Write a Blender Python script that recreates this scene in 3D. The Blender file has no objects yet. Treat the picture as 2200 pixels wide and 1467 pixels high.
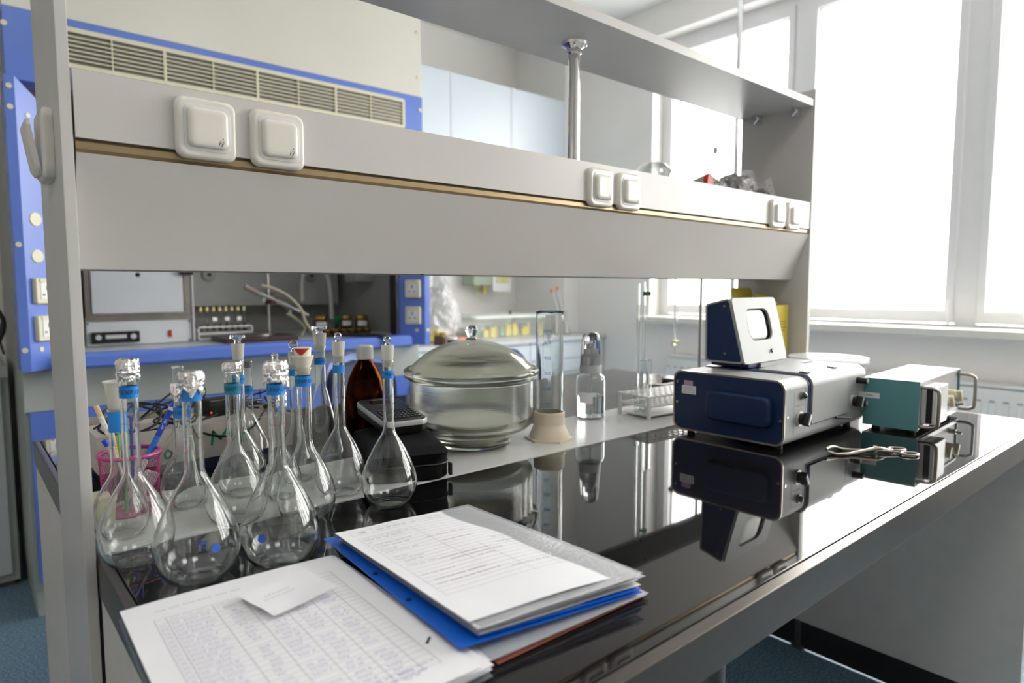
import bpy, bmesh, math, random
from mathutils import Vector, Matrix, noise
random.seed(7)
PI = math.pi
sc = bpy.context.scene
C = sc.collection

# ---------------------------------------------------------------- camera
f_px = 1402.5
cam_d = bpy.data.cameras.new('camera')
cam_d.sensor_width = 36.0
cam_d.lens = f_px / 2200 * 36
cam_d.clip_start = 0.02
cam = bpy.data.objects.new('camera', cam_d)
C.objects.link(cam)
yaw, pitch = 0.860323, 0.083025
fw = Vector((math.cos(yaw)*math.cos(pitch), math.sin(yaw)*math.cos(pitch), -math.sin(pitch)))
cam.location = (0, 0, 1.12)
cam.rotation_euler = fw.to_track_quat('-Z', 'Y').to_euler()
cam_d.dof.use_dof = True
cam_d.dof.focus_distance = 0.98
cam_d.dof.aperture_fstop = 3.8
sc.camera = cam

# ---------------------------------------------------------------- world, light, exposure
sc.view_settings.view_transform = 'Standard'
sc.view_settings.look = 'None'
sc.view_settings.gamma = 1
sc.view_settings.use_curve_mapping = False
sc.view_settings.exposure = 0.15
w = bpy.data.worlds.new('overcast_sky')
sc.world = w
w.use_nodes = True
nt = w.node_tree
nt.nodes.clear()
wo = nt.nodes.new('ShaderNodeOutputWorld'); bg = nt.nodes.new('ShaderNodeBackground')
tc = nt.nodes.new('ShaderNodeTexCoord'); sx = nt.nodes.new('ShaderNodeSeparateXYZ'); cr = nt.nodes.new('ShaderNodeValToRGB')
nt.links.new(tc.outputs['Generated'], sx.inputs[0]); nt.links.new(sx.outputs['Z'], cr.inputs[0])
cr.color_ramp.elements[0].position = 0.0; cr.color_ramp.elements[0].color = (0.42, 0.42, 0.40, 1)
cr.color_ramp.elements[1].position = 0.04; cr.color_ramp.elements[1].color = (1.0, 0.97, 0.93, 1)
cr.color_ramp.elements[0].position = 0.0
bg.inputs['Strength'].default_value = 13.0
nt.links.new(cr.outputs[0], bg.inputs['Color']); nt.links.new(bg.outputs[0], wo.inputs[0])

def portal(x, y0, y1, z0, z1):
    l = bpy.data.lights.new('window_daylight_portal', 'AREA'); l.shape = 'RECTANGLE'
    l.size = abs(y1-y0); l.size_y = abs(z1-z0)
    l.cycles.is_portal = True
    o = bpy.data.objects.new('window_daylight_portal', l); C.objects.link(o)
    o.location = (x, (y0+y1)/2, (z0+z1)/2)
    o.rotation_euler = Vector((-1, 0, 0)).to_track_quat('-Z', 'Z').to_euler()
    return o
portal(3.93, -2.2, 2.8, 0.93, 2.78)
cy = sc.cycles
cy.max_bounces = 20; cy.transmission_bounces = 18; cy.transparent_max_bounces = 24
cy.diffuse_bounces = 6; cy.glossy_bounces = 6
cy.sample_clamp_indirect = 8.0; cy.blur_glossy = 0.5
cy.caustics_reflective = True; cy.caustics_refractive = True

# ---------------------------------------------------------------- materials
def mat(name, col, rough=0.5, metal=0.0, noise_amt=0.0, noise_scale=20, bump=0.0, bump_scale=200, spec=0.5,
        trans=0.0, ior=1.45, coat=0.0, emit=0.0, alpha=1.0, stretch=None):
    m = bpy.data.materials.new(name); m.use_nodes = True
    t = m.node_tree; b = t.nodes['Principled BSDF']
    b.inputs['Roughness'].default_value = rough; b.inputs['Metallic'].default_value = metal
    b.inputs['Specular IOR Level'].default_value = spec; b.inputs['IOR'].default_value = ior
    b.inputs['Transmission Weight'].default_value = trans; b.inputs['Coat Weight'].default_value = coat
    b.inputs['Alpha'].default_value = alpha
    c4 = (*col, 1)
    b.inputs['Base Color'].default_value = c4
    if emit:
        b.inputs['Emission Color'].default_value = c4; b.inputs['Emission Strength'].default_value = emit
    if noise_amt or bump:
        tcn = t.nodes.new('ShaderNodeTexCoord'); mp = t.nodes.new('ShaderNodeMapping')
        t.links.new(tcn.outputs['Object'], mp.inputs[0])
        if stretch: mp.inputs['Scale'].default_value = stretch
    if noise_amt:
        n = t.nodes.new('ShaderNodeTexNoise'); n.inputs['Scale'].default_value = noise_scale; n.inputs['Detail'].default_value = 4
        t.links.new(mp.outputs[0], n.inputs['Vector'])
        r = t.nodes.new('ShaderNodeValToRGB')
        k = noise_amt
        r.color_ramp.elements[0].color = tuple(max(0, c*(1-k)) for c in col)+(1,)
        r.color_ramp.elements[1].color = tuple(min(1, c*(1+k)) for c in col)+(1,)
        r.color_ramp.elements[0].position = 0.3; r.color_ramp.elements[1].position = 0.7
        t.links.new(n.outputs['Fac'], r.inputs[0]); t.links.new(r.outputs[0], b.inputs['Base Color'])
    if bump:
        n2 = t.nodes.new('ShaderNodeTexNoise'); n2.inputs['Scale'].default_value = bump_scale; n2.inputs['Detail'].default_value = 3
        t.links.new(mp.outputs[0], n2.inputs['Vector'])
        bp = t.nodes.new('ShaderNodeBump'); bp.inputs['Strength'].default_value = bump; bp.inputs['Distance'].default_value = 0.002
        t.links.new(n2.outputs['Fac'], bp.inputs['Height']); t.links.new(bp.outputs[0], b.inputs['Normal'])
    return m

def thin_glass(name, tint=(1, 1, 1), refl=0.08, rough=0.0):
    m = bpy.data.materials.new(name); m.use_nodes = True; t = m.node_tree; t.nodes.clear()
    o = t.nodes.new('ShaderNodeOutputMaterial'); mx = t.nodes.new('ShaderNodeMixShader')
    tr = t.nodes.new('ShaderNodeBsdfTransparent'); gl = t.nodes.new('ShaderNodeBsdfGlossy')
    lw = t.nodes.new('ShaderNodeLayerWeight'); lw.inputs[0].default_value = 0.35
    mr = t.nodes.new('ShaderNodeMapRange'); mr.inputs['To Min'].default_value = refl*0.6; mr.inputs['To Max'].default_value = min(1, refl*6)
    t.links.new(lw.outputs['Facing'], mr.inputs['Value'])
    tr.inputs[0].default_value = (*tint, 1); gl.inputs['Roughness'].default_value = rough
    t.links.new(mr.outputs[0], mx.inputs[0]); t.links.new(tr.outputs[0], mx.inputs[1]); t.links.new(gl.outputs[0], mx.inputs[2])
    t.links.new(mx.outputs[0], o.inputs[0])
    return m

def film(name, col, cover=0.35, gloss=0.25, rough=0.12, crumple=0.0):
    # thin clear plastic: see-through, milky and glossy together
    m = bpy.data.materials.new(name); m.use_nodes = True; t = m.node_tree; t.nodes.clear()
    o = t.nodes.new('ShaderNodeOutputMaterial'); m1 = t.nodes.new('ShaderNodeMixShader'); m2 = t.nodes.new('ShaderNodeMixShader')
    tr = t.nodes.new('ShaderNodeBsdfTransparent'); df = t.nodes.new('ShaderNodeBsdfDiffuse'); gl = t.nodes.new('ShaderNodeBsdfGlossy')
    df.inputs[0].default_value = (*col, 1); gl.inputs['Roughness'].default_value = rough
    m1.inputs[0].default_value = cover; m2.inputs[0].default_value = gloss
    t.links.new(tr.outputs[0], m1.inputs[1]); t.links.new(df.outputs[0], m1.inputs[2])
    t.links.new(m1.outputs[0], m2.inputs[1]); t.links.new(gl.outputs[0], m2.inputs[2]); t.links.new(m2.outputs[0], o.inputs[0])
    if crumple:
        n = t.nodes.new('ShaderNodeTexNoise'); n.inputs['Scale'].default_value = 40; n.inputs['Detail'].default_value = 5
        bp = t.nodes.new('ShaderNodeBump'); bp.inputs['Strength'].default_value = crumple; bp.inputs['Distance'].default_value = 0.01
        t.links.new(n.outputs['Fac'], bp.inputs['Height']); t.links.new(bp.outputs[0], gl.inputs['Normal'])
    return m

def glass(name, col=(1, 1, 1), rough=0.0, ior=1.47, density=0.0, bump=0.0):
    m = bpy.data.materials.new(name); m.use_nodes = True; t = m.node_tree; t.nodes.clear()
    o = t.nodes.new('ShaderNodeOutputMaterial'); g = t.nodes.new('ShaderNodeBsdfGlass')
    g.inputs['Color'].default_value = (*col, 1); g.inputs['Roughness'].default_value = rough; g.inputs['IOR'].default_value = ior
    t.links.new(g.outputs[0], o.inputs[0])
    if density:
        v = t.nodes.new('ShaderNodeVolumeAbsorption'); v.inputs['Color'].default_value = (*col, 1); v.inputs['Density'].default_value = density
        g.inputs['Color'].default_value = (1, 1, 1, 1)
        t.links.new(v.outputs[0], o.inputs['Volume'])
    if bump:
        tcn = t.nodes.new('ShaderNodeTexCoord'); mp = t.nodes.new('ShaderNodeMapping'); mp.inputs['Scale'].default_value = (3, 3, 60)
        n = t.nodes.new('ShaderNodeTexNoise'); n.inputs['Scale'].default_value = 3
        bp = t.nodes.new('ShaderNodeBump'); bp.inputs['Strength'].default_value = bump; bp.inputs['Distance'].default_value = 0.01
        t.links.new(tcn.outputs['Object'], mp.inputs[0]); t.links.new(mp.outputs[0], n.inputs['Vector'])
        t.links.new(n.outputs['Fac'], bp.inputs['Height']); t.links.new(bp.outputs[0], g.inputs['Normal'])
    return m

M = dict(
    wall=mat('painted_wall', (.87, .85, .82), .75, noise_amt=.02, noise_scale=4, bump=.06, bump_scale=90),
    wall_far=mat('grey_painted_wall', (.66, .62, .57), .7, noise_amt=.02, noise_scale=4),
    ceil=mat('ceiling_paint', (.86, .86, .85), .8, noise_amt=.015, noise_scale=3),
    lam=mat('grey_laminate', (.60, .585, .565), .27, noise_amt=.012, noise_scale=8, bump=.05, bump_scale=600),
    lam_edge=mat('laminate_edge', (.66, .63, .59), .4, noise_amt=.03),
    brown=mat('bronze_groove_strip', (.34, .26, .15), .30, metal=.6, noise_amt=.08, stretch=(1, 30, 30)),
    strip=mat('white_worktop_strip', (.62, .62, .61), .22, noise_amt=.02, noise_scale=10),
    steel=mat('brushed_steel', (.42, .41, .40), .28, metal=1, noise_amt=.08, noise_scale=10, stretch=(1, 60, 60)),
    chrome=mat('chrome', (.80, .80, .82), .08, metal=1, noise_amt=.02),
    dsteel=mat('dark_steel', (.16, .15, .14), .35, metal=.8, noise_amt=.1),
    blue=mat('blue_enamel', (.12, .21, .64), .27, noise_amt=.04, noise_scale=3),
    blue_in=mat('dark_blue_enamel', (.03, .06, .30), .35, noise_amt=.05),
    cream=mat('cream_enamel', (.70, .69, .62), .24, noise_amt=.02, noise_scale=3),
    creamp=mat('cream_plastic', (.72, .69, .52), .38, noise_amt=.03),
    ggreen=mat('grey_green_enamel', (.42, .46, .42), .38, noise_amt=.03, noise_scale=3),
    lgrey=mat('light_grey_enamel', (.55, .58, .60), .4, noise_amt=.02),
    mgrey=mat('mid_grey_panel', (.34, .34, .32), .5, noise_amt=.03),
    lblue=mat('light_blue_laminate', (.62, .69, .76), .36, noise_amt=.015, noise_scale=4),
    ctop=mat('pale_grey_worktop', (.55, .57, .60), .35, noise_amt=.03),
    switch=mat('switch_plastic', (.76, .73, .67), .16, noise_amt=.01, coat=.3),
    switch2=mat('switch_plastic_inner', (.72, .73, .74), .2, noise_amt=.01),
    black=mat('black_plastic', (.012, .012, .013), .3, noise_amt=.1),
    blackm=mat('black_fabric_shell', (.008, .008, .009), .9, spec=.2, noise_amt=.15, noise_scale=300, bump=.2, bump_scale=900),
    rubber=mat('black_rubber', (.015, .015, .016), .5, noise_amt=.1),
    white=mat('white_plastic', (.80, .80, .79), .3, noise_amt=.015),
    pvc=mat('white_window_frame', (.80, .80, .81), .3, noise_amt=.01),
    sill=mat('window_sill_stone', (.74, .73, .67), .35, noise_amt=.02),
    rad=mat('radiator_enamel', (.78, .79, .79), .35, noise_amt=.01),
    paper=mat('paper', (.86, .86, .88), .6, noise_amt=.01, noise_scale=30),
    ink=mat('blue_ink', (.12, .13, .50), .6, noise_amt=.05),
    toner=mat('grey_print', (.22, .22, .24), .6, noise_amt=.05),
    pblue=mat('blue_plastic_folder', (.005, .12, .62), .3, noise_amt=.03, spec=.6),
    tape=mat('blue_label_tape', (.01, .22, .68), .4, noise_amt=.04),
    tapet=mat('teal_label_tape', (.01, .22, .38), .4, noise_amt=.04),
    foil=mat('aluminium_foil', (.88, .87, .86), .20, metal=1, bump=.8, bump_scale=260),
    frost=mat('ground_glass', (.78, .77, .72), .55, trans=.45, noise_amt=.02),
    clear=glass('clear_glass', (.985, .995, .99)),
    window=thin_glass('window_pane_glass', (1, 1, 1), .05),
    amber=glass('amber_glass', (.38, .15, .045)),
    dglass=glass('desiccator_glass', (.985, .991, .965), rough=.13, bump=.03),
    dglass_g=glass('green_rim_glass', (.80, .90, .62), rough=.05),
    beige=mat('beige_polypropylene', (.76, .67, .52), .4, noise_amt=.03),
    water=glass('water', (.97, .99, 1), ior=1.33),
    clearp=glass('clear_plastic', (.97, .98, .98), rough=.06, ior=1.35),
    navy=mat('navy_hammered_enamel', (.006, .022, .085), .33, noise_amt=.15, noise_scale=200, bump=.15, bump_scale=300),
    alu=mat('satin_aluminium_paint', (.37, .385, .385), .50, metal=.15, spec=.3, noise_amt=.02),
    teal=mat('teal_enamel', (.12, .32, .35), .38, noise_amt=.03),
    handle=mat('worn_nickel', (.42, .37, .33), .3, metal=1, noise_amt=.1),
    ivory=mat('ivory_knob', (.66, .60, .43), .35, noise_amt=.04),
    yellow=mat('yellow_card', (.66, .53, .06), .5, noise_amt=.03),
    pink=mat('pink_painted_mesh', (.50, .05, .23), .3, noise_amt=.05),
    card=mat('pale_cardboard', (.58, .54, .49), .7, noise_amt=.04, bump=.05, bump_scale=100),
    green=mat('green_marker', (.01, .30, .13), .6, noise_amt=.1),
    chair=mat('blue_chair_shell', (.26, .34, .62), .4, noise_amt=.04),
    chaird=mat('dark_chair_upholstery', (.035, .045, .10), .7, noise_amt=.1),
    gold=mat('gold_lid', (.62, .42, .10), .25, metal=1, noise_amt=.1),
    jar=mat('brown_jar', (.07, .025, .01), .15, noise_amt=.1, coat=.4),
    hot=mat('dark_brown_hotplate', (.045, .022, .02), .35, noise_amt=.1),
    rust=mat('rusty_clamp', (.16, .06, .03), .6, metal=.3, noise_amt=.3),
    tubing=mat('yellowed_tubing', (.52, .47, .32), .35, trans=.2, noise_amt=.05),
    pale=mat('pale_tubing', (.60, .60, .56), .35, noise_amt=.03),
    red=mat('red_plastic', (.45, .03, .02), .3, noise_amt=.05),
    redled=mat('red_indicator', (.8, .03, .01), .4, emit=.6),
    orange=mat('orange_plastic', (.85, .18, .03), .4, noise_amt=.05),
    dial=mat('meter_dial', (.80, .83, .76), .4, noise_amt=.02),
    bag=film('clear_plastic_bag', (.85, .87, .9), .25, .35, .12, .9),
    pocket=film('clear_plastic_pocket', (.80, .84, .88), .25, .3, .12, .4),
    clearbox=film('translucent_tub', (.80, .88, .80), .16, .12, .2),
    leaf=mat('yellow_plastic_bits', (.80, .62, .10), .4, noise_amt=.1),
    peach=mat('orange_plastic_bits', (.75, .28, .17), .5, noise_amt=.1),
    lamp=mat('ceiling_lamp_diffuser', (1, .98, .95), .5, emit=7.0),
)

def counter_glass():
    m = bpy.data.materials.new('black_glass_worktop'); m.use_nodes = True; t = m.node_tree; b = t.nodes['Principled BSDF']
    b.inputs['Base Color'].default_value = (.006, .0055, .006, 1); b.inputs['IOR'].default_value = 1.56
    tcn = t.nodes.new('ShaderNodeTexCoord'); n = t.nodes.new('ShaderNodeTexNoise'); n.inputs['Scale'].default_value = 7; n.inputs['Detail'].default_value = 6
    t.links.new(tcn.outputs['Object'], n.inputs['Vector'])
    r = t.nodes.new('ShaderNodeMapRange'); r.inputs['From Min'].default_value = .35; r.inputs['From Max'].default_value = .75
    r.inputs['To Min'].default_value = .012; r.inputs['To Max'].default_value = .05
    t.links.new(n.outputs['Fac'], r.inputs['Value']); t.links.new(r.outputs[0], b.inputs['Roughness'])
    # fine dust specks
    v = t.nodes.new('ShaderNodeTexVoronoi'); v.inputs['Scale'].default_value = 90
    t.links.new(tcn.outputs['Object'], v.inputs['Vector'])
    cr = t.nodes.new('ShaderNodeValToRGB'); cr.color_ramp.elements[0].color = (.10, .10, .10, 1); cr.color_ramp.elements[0].position = .02
    cr.color_ramp.elements[1].color = (.006, .0055, .006, 1); cr.color_ramp.elements[1].position = .06
    t.links.new(v.outputs['Distance'], cr.inputs[0]); t.links.new(cr.outputs[0], b.inputs['Base Color'])
    return m
M['vial'] = thin_glass('vial_glass', (.93, .94, .93), .08)
M['glass_top'] = counter_glass()
M['edging'] = mat('dark_bronze_edging', (.13, .115, .10), .30, metal=.75, noise_amt=.08, stretch=(1, 40, 40))

def floor_mat():
    m = bpy.data.materials.new('speckled_vinyl_floor'); m.use_nodes = True; t = m.node_tree; b = t.nodes['Principled BSDF']
    tcn = t.nodes.new('ShaderNodeTexCoord'); n = t.nodes.new('ShaderNodeTexNoise'); n.inputs['Scale'].default_value = 160; n.inputs['Detail'].default_value = 3
    t.links.new(tcn.outputs['Object'], n.inputs['Vector'])
    cr = t.nodes.new('ShaderNodeValToRGB'); e = cr.color_ramp.elements
    e[0].position = .42; e[0].color = (.085, .16, .23, 1); e[1].position = .62; e[1].color = (.24, .36, .46, 1)
    t.links.new(n.outputs['Fac'], cr.inputs[0])
    br = t.nodes.new('ShaderNodeTexBrick'); br.offset = 0; br.inputs['Scale'].default_value = 1; br.inputs['Brick Width'].default_value = 2.0
    br.inputs['Row Height'].default_value = 1.6; br.inputs['Mortar Size'].default_value = .002
    br.inputs['Color1'].default_value = (1, 1, 1, 1); br.inputs['Color2'].default_value = (1, 1, 1, 1); br.inputs['Mortar'].default_value = (.4, .4, .4, 1)
    t.links.new(tcn.outputs['Object'], br.inputs['Vector'])
    mx = t.nodes.new('ShaderNodeMixRGB'); mx.blend_type = 'MULTIPLY'; mx.inputs[0].default_value = 1
    t.links.new(cr.outputs[0], mx.inputs[1]); t.links.new(br.outputs[0], mx.inputs[2]); t.links.new(mx.outputs[0], b.inputs['Base Color'])
    b.inputs['Roughness'].default_value = .45
    return m
M['floor'] = floor_mat()

# ---------------------------------------------------------------- geometry helpers
def B(): return bmesh.new()

def box(bm, x0, x1, y0, y1, z0, z1, bev=0.0, seg=2, mtx=None):
    g = bmesh.ops.create_cube(bm, size=1.0)
    vs = g['verts']
    for v in vs:
        v.co = Vector(((x0+x1)/2 + v.co.x*(x1-x0), (y0+y1)/2 + v.co.y*(y1-y0), (z0+z1)/2 + v.co.z*(z1-z0)))
    if mtx is not None:
        for v in vs: v.co = mtx @ v.co
    if bev > 0:
        es = list({e for v in vs for e in v.link_edges})
        bmesh.ops.bevel(bm, geom=es, offset=bev, segments=seg, profile=.5, affect='EDGES')
    return bm

def lathe(bm, prof, seg=40, c=(0, 0, 0), mtx=None, fn=None):
    c = Vector(c); rings = []
    # holding rings next to the ends of long straight runs keep the glass walls optically flat
    P2 = [prof[0]]
    for a, b in zip(prof, prof[1:]):
        L_ = math.hypot(b[0]-a[0], b[1]-a[1])
        if L_ > .024 and a[0] > 0 and b[0] > 0:
            k = min(.0012/L_, .2)
            P2 += [(a[0]+(b[0]-a[0])*k, a[1]+(b[1]-a[1])*k), (b[0]+(a[0]-b[0])*k, b[1]+(a[1]-b[1])*k)]
        P2.append(b)
    prof = P2
    for (r, z) in prof:
        if r < 1e-6:
            co = c + Vector((0, 0, z)); co = mtx @ co if mtx is not None else co
            rings.append([bm.verts.new(co)])
        else:
            ring = []
            for i in range(seg):
                a = 2*PI*i/seg
                co = Vector((r*math.cos(a), r*math.sin(a), z))
                if fn: co = fn(co)
                co = c + co
                if mtx is not None: co = mtx @ co
                ring.append(bm.verts.new(co))
            rings.append(ring)
    for a, b in zip(rings, rings[1:]):
        if len(a) == 1 and len(b) == 1: continue
        for i in range(seg):
            j = (i+1) % seg
            if len(a) == 1: bm.faces.new((a[0], b[j], b[i]))
            elif len(b) == 1: bm.faces.new((a[i], a[j], b[0]))
            else: bm.faces.new((a[i], a[j], b[j], b[i]))
    return rings

def smooth_prof(P, sub=4):
    out = []; n = len(P)
    for i in range(n-1):
        p0 = Vector(P[max(i-1, 0)]); p1 = Vector(P[i]); p2 = Vector(P[i+1]); p3 = Vector(P[min(i+2, n-1)])
        for k in range(sub):
            t = k/sub; q = .5*((2*p1)+(-p0+p2)*t+(2*p0-5*p1+4*p2-p3)*t*t+(-p0+3*p1-3*p2+p3)*t**3)
            out.append((max(q.x, 0) if (k or P[i][0] > 0) else 0, q.y))
    out.append(P[-1]); return out

def cyl(bm, p0, p1, r, r2=None, seg=20, caps=True):
    p0, p1 = Vector(p0), Vector(p1); d = p1-p0
    q = d.to_track_quat('Z', 'Y').to_matrix().to_4x4(); q.translation = p0
    r2 = r if r2 is None else r2
    L = d.length
    prof = [(r, 0), (r2, L)]
    if caps: prof = [(0, 0)] + prof + [(0, L)]
    lathe(bm, prof, seg, mtx=q)

def tube(bm, pts, r, seg=10, sub=0, rfn=None):
    pts = [Vector(p) for p in pts]
    if sub:
        out = []
        n = len(pts)
        for i in range(n-1):
            p0 = pts[max(i-1, 0)]; p1 = pts[i]; p2 = pts[i+1]; p3 = pts[min(i+2, n-1)]
            for k in range(sub):
                t = k/sub
                out.append(.5*((2*p1)+(-p0+p2)*t+(2*p0-5*p1+4*p2-p3)*t*t+(-p0+3*p1-3*p2+p3)*t**3))
        out.append(pts[-1]); pts = out
    rings = []; prev = None
    for i, p in enumerate(pts):
        d = (pts[min(i+1, len(pts)-1)] - pts[max(i-1, 0)]).normalized()
        if prev is None:
            up = Vector((0, 0, 1)) if abs(d.z) < .9 else Vector((1, 0, 0))
            u = d.cross(up).normalized()
        else:
            u = (prev - d*prev.dot(d)).normalized()
        prev = u; v = d.cross(u)
        rr = rfn(i/(len(pts)-1)) if rfn else r
        rings.append([bm.verts.new(p + u*rr*math.cos(2*PI*k/seg) + v*rr*math.sin(2*PI*k/seg)) for k in range(seg)])
    for a, b in zip(rings, rings[1:]):
        for i in range(seg): bm.faces.new((a[i], a[(i+1) % seg], b[(i+1) % seg], b[i]))
    bm.faces.new(rings[0][::-1]); bm.faces.new(rings[-1])

def rrect(w, h, r, n=6):
    pts = []
    for cx, cz, a0 in ((w/2-r, h/2-r, 0), (-w/2+r, h/2-r, PI/2), (-w/2+r, -h/2+r, PI), (w/2-r, -h/2+r, 1.5*PI)):
        for k in range(n+1):
            a = a0 + PI/2*k/n
            pts.append((cx + r*math.cos(a), cz + r*math.sin(a)))
    return pts

def prism(bm, poly, t0, t1, f):
    # poly (a,b) points, f(a,b,t) -> Vector
    A = [bm.verts.new(f(a, b, t0)) for a, b in poly]; Bv = [bm.verts.new(f(a, b, t1)) for a, b in poly]
    n = len(poly)
    bm.faces.new(A); bm.faces.new(Bv[::-1])
    for i in range(n): bm.faces.new((A[i], Bv[i], Bv[(i+1) % n], A[(i+1) % n]))

def loft(bm, loops, f, cap=True):
    rs = [[bm.verts.new(f(a, b, t)) for a, b in poly] for poly, t in loops]
    n = len(rs[0])
    for A, Bv in zip(rs, rs[1:]):
        for i in range(n): bm.faces.new((A[i], A[(i+1) % n], Bv[(i+1) % n], Bv[i]))
    if cap:
        bm.faces.new(rs[0][::-1]); bm.faces.new(rs[-1])

def frame_ring(bm, outer, inner, t0, t1, f):
    # ring-shaped prism between two loops of the same length
    n = len(outer)
    o0 = [bm.verts.new(f(a, b, t0)) for a, b in outer]; o1 = [bm.verts.new(f(a, b, t1)) for a, b in outer]
    i0 = [bm.verts.new(f(a, b, t0)) for a, b in inner]; i1 = [bm.verts.new(f(a, b, t1)) for a, b in inner]
    for k in range(n):
        j = (k+1) % n
        bm.faces.new((o0[k], o0[j], o1[j], o1[k])); bm.faces.new((i0[j], i0[k], i1[k], i1[j]))
        bm.faces.new((o1[k], o1[j], i1[j], i1[k])); bm.faces.new((o0[j], o0[k], i0[k], i0[j]))

def obj(name, bm, m, parent=None, smooth=True, angle=35, recalc=True):
    if recalc: bmesh.ops.recalc_face_normals(bm, faces=bm.faces[:])
    me = bpy.data.meshes.new(name); bm.to_mesh(me); bm.free()
    me.materials.append(M[m] if isinstance(m, str) else m)
    if smooth:
        me.polygons.foreach_set('use_smooth', [True]*len(me.polygons))
        me.set_sharp_from_angle(angle=math.radians(angle))
    o = bpy.data.objects.new(name, me); C.objects.link(o)
    if smooth and angle <= 60 and len(me.polygons) < 2500:
        wn = o.modifiers.new('face_weighted_normals', 'WEIGHTED_NORMAL'); wn.keep_sharp = True; wn.weight = 100
    if parent is not None: o.parent = parent
    return o

def tag(o, label, cat, group=None):
    o['label'] = label; o['category'] = cat
    if group: o['group'] = group
    return o

def thing(name, label, cat, loc=(0, 0, 0), rz=0.0, group=None):
    o = bpy.data.objects.new(name, None); o.empty_display_size = .02; C.objects.link(o)
    o.location = loc; o.rotation_euler = (0, 0, rz)
    return tag(o, label, cat, group)

def struct(name, bm, m, parent=None, **k):
    o = obj(name, bm, m, parent, **k)
    if parent is None: o['kind'] = 'structure'
    return o

def quick(name, mname, parent, *boxes, bev=0.0, seg=2):
    bm = B()
    for b in boxes: box(bm, *b, bev=bev, seg=seg)
    return obj(name, bm, mname, parent)

FONT = {}
def text_pts(s, size, bold=0):
    key = (s, size, bold)
    if key not in FONT:
        cu = bpy.data.curves.new('t', 'FONT'); cu.body = s; cu.size = size; cu.align_x = 'CENTER'; cu.align_y = 'CENTER'; cu.resolution_u = 3; cu.offset = bold
        o = bpy.data.objects.new('t', cu); C.objects.link(o)
        bpy.context.view_layer.update()
        me = o.evaluated_get(bpy.context.evaluated_depsgraph_get()).to_mesh()
        FONT[key] = ([v.co.copy() for v in me.vertices], [tuple(p.vertices) for p in me.polygons])
        o.evaluated_get(bpy.context.evaluated_depsgraph_get()).to_mesh_clear()
        bpy.data.objects.remove(o); bpy.data.curves.remove(cu)
    return FONT[key]

def text_obj(name, s, size, m, parent, f, bold=0):
    vs, fs = text_pts(s, size, bold)
    bm = B(); V = [bm.verts.new(f(v.x, v.y)) for v in vs]
    for p in fs:
        try: bm.faces.new([V[i] for i in p])
        except ValueError: pass
    return obj(name, bm, m, parent, smooth=False, recalc=False)

# ================================================================ THE ROOM
X0, X1, Y0, Y1, H = -2.6, 3.7, -2.4, 4.08, 3.0
bm = B(); box(bm, X0, 4.05, Y0, Y1+.3, -.12, 0); struct('floor', bm, 'floor', smooth=False)
bm = B(); box(bm, X0, 4.05, Y0, Y1+.3, H, H+.12); struct('ceiling', bm, 'ceil', smooth=False)
bm = B(); box(bm, X0-.2, X0, Y0, Y1, 0, H); struct('wall_left', bm, 'wall_far', smooth=False)
bm = B(); box(bm, X0, 4.05, Y0-.2, Y0, 0, H); struct('wall_front', bm, 'wall_far', smooth=False)
bm = B(); box(bm, X0, 3.7, Y1, Y1+.2, 0, H); struct('wall_back', bm, 'wall', smooth=False)
WZ0, WZ1 = .885, 2.80
bm = B()
box(bm, X1, 4.05, Y0, Y1+.2, 0, WZ0); box(bm, X1, 4.05, Y0, Y1+.2, WZ1, H)
box(bm, X1, 4.05, 2.83, Y1+.2, WZ0, WZ1); box(bm, X1, 4.05, Y0, -2.15, WZ0, WZ1)
struct('wall_right', bm, 'wall', smooth=False)
bm = B(); box(bm, 3.55, 3.70, 3.52, Y1, 0, H); struct('wall_corner', bm, 'wall', smooth=False)
bm = B(); box(bm, 3.595, 3.86, -2.15, 2.865, WZ0-.005, WZ0+.038, bev=.008); struct('trim_1', bm, 'sill')

# window bays: (y right, y left)
def window(n, ya, yb, open_hint=False):
    e = bpy.data.objects.new('window_%d' % n, None); C.objects.link(e); e['kind'] = 'structure'
    e.location = (3.85, (ya+yb)/2, WZ0)
    W = yb-ya; Hh = WZ1-WZ0
    f = lambda a, b, t: Vector((t, a, b + Hh/2))
    R = lambda w, h: [(w/2, h/2), (-w/2, h/2), (-w/2, -h/2), (w/2, -h/2)]
    bm = B(); frame_ring(bm, R(W, Hh), R(W-.09, Hh-.10), -.035, .035, f); obj('window_frame', bm, 'pvc', e, smooth=False)
    bm = B(); frame_ring(bm, R(W-.10, Hh-.11), R(W-.17, Hh-.22), -.05, .02, f); obj('window_sash', bm, 'pvc', e, smooth=False)
    bm = B(); frame_ring(bm, R(W-.165, Hh-.215), R(W-.185, Hh-.235), -.03, .0, f); obj('window_seal', bm, 'sill', e, smooth=False)
    bm = B(); box(bm, -.006, .006, -(W-.18)/2, (W-.18)/2, Hh/2-(Hh-.23)/2, Hh/2+(Hh-.23)/2); obj('window_pane', bm, 'window', e, smooth=False)
    bm = B(); box(bm, -.062, -.049, -W/2+.052, -W/2+.072, .07, .15, bev=.004); cyl(bm, (-.066, -W/2+.062, .05), (-.066, -W/2+.062, .17), .007)
    obj('window_hinge', bm, 'white', e)
    return e
ys = [2.83, 1.855, .99, .10, -.80, -1.50, -2.15]
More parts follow.
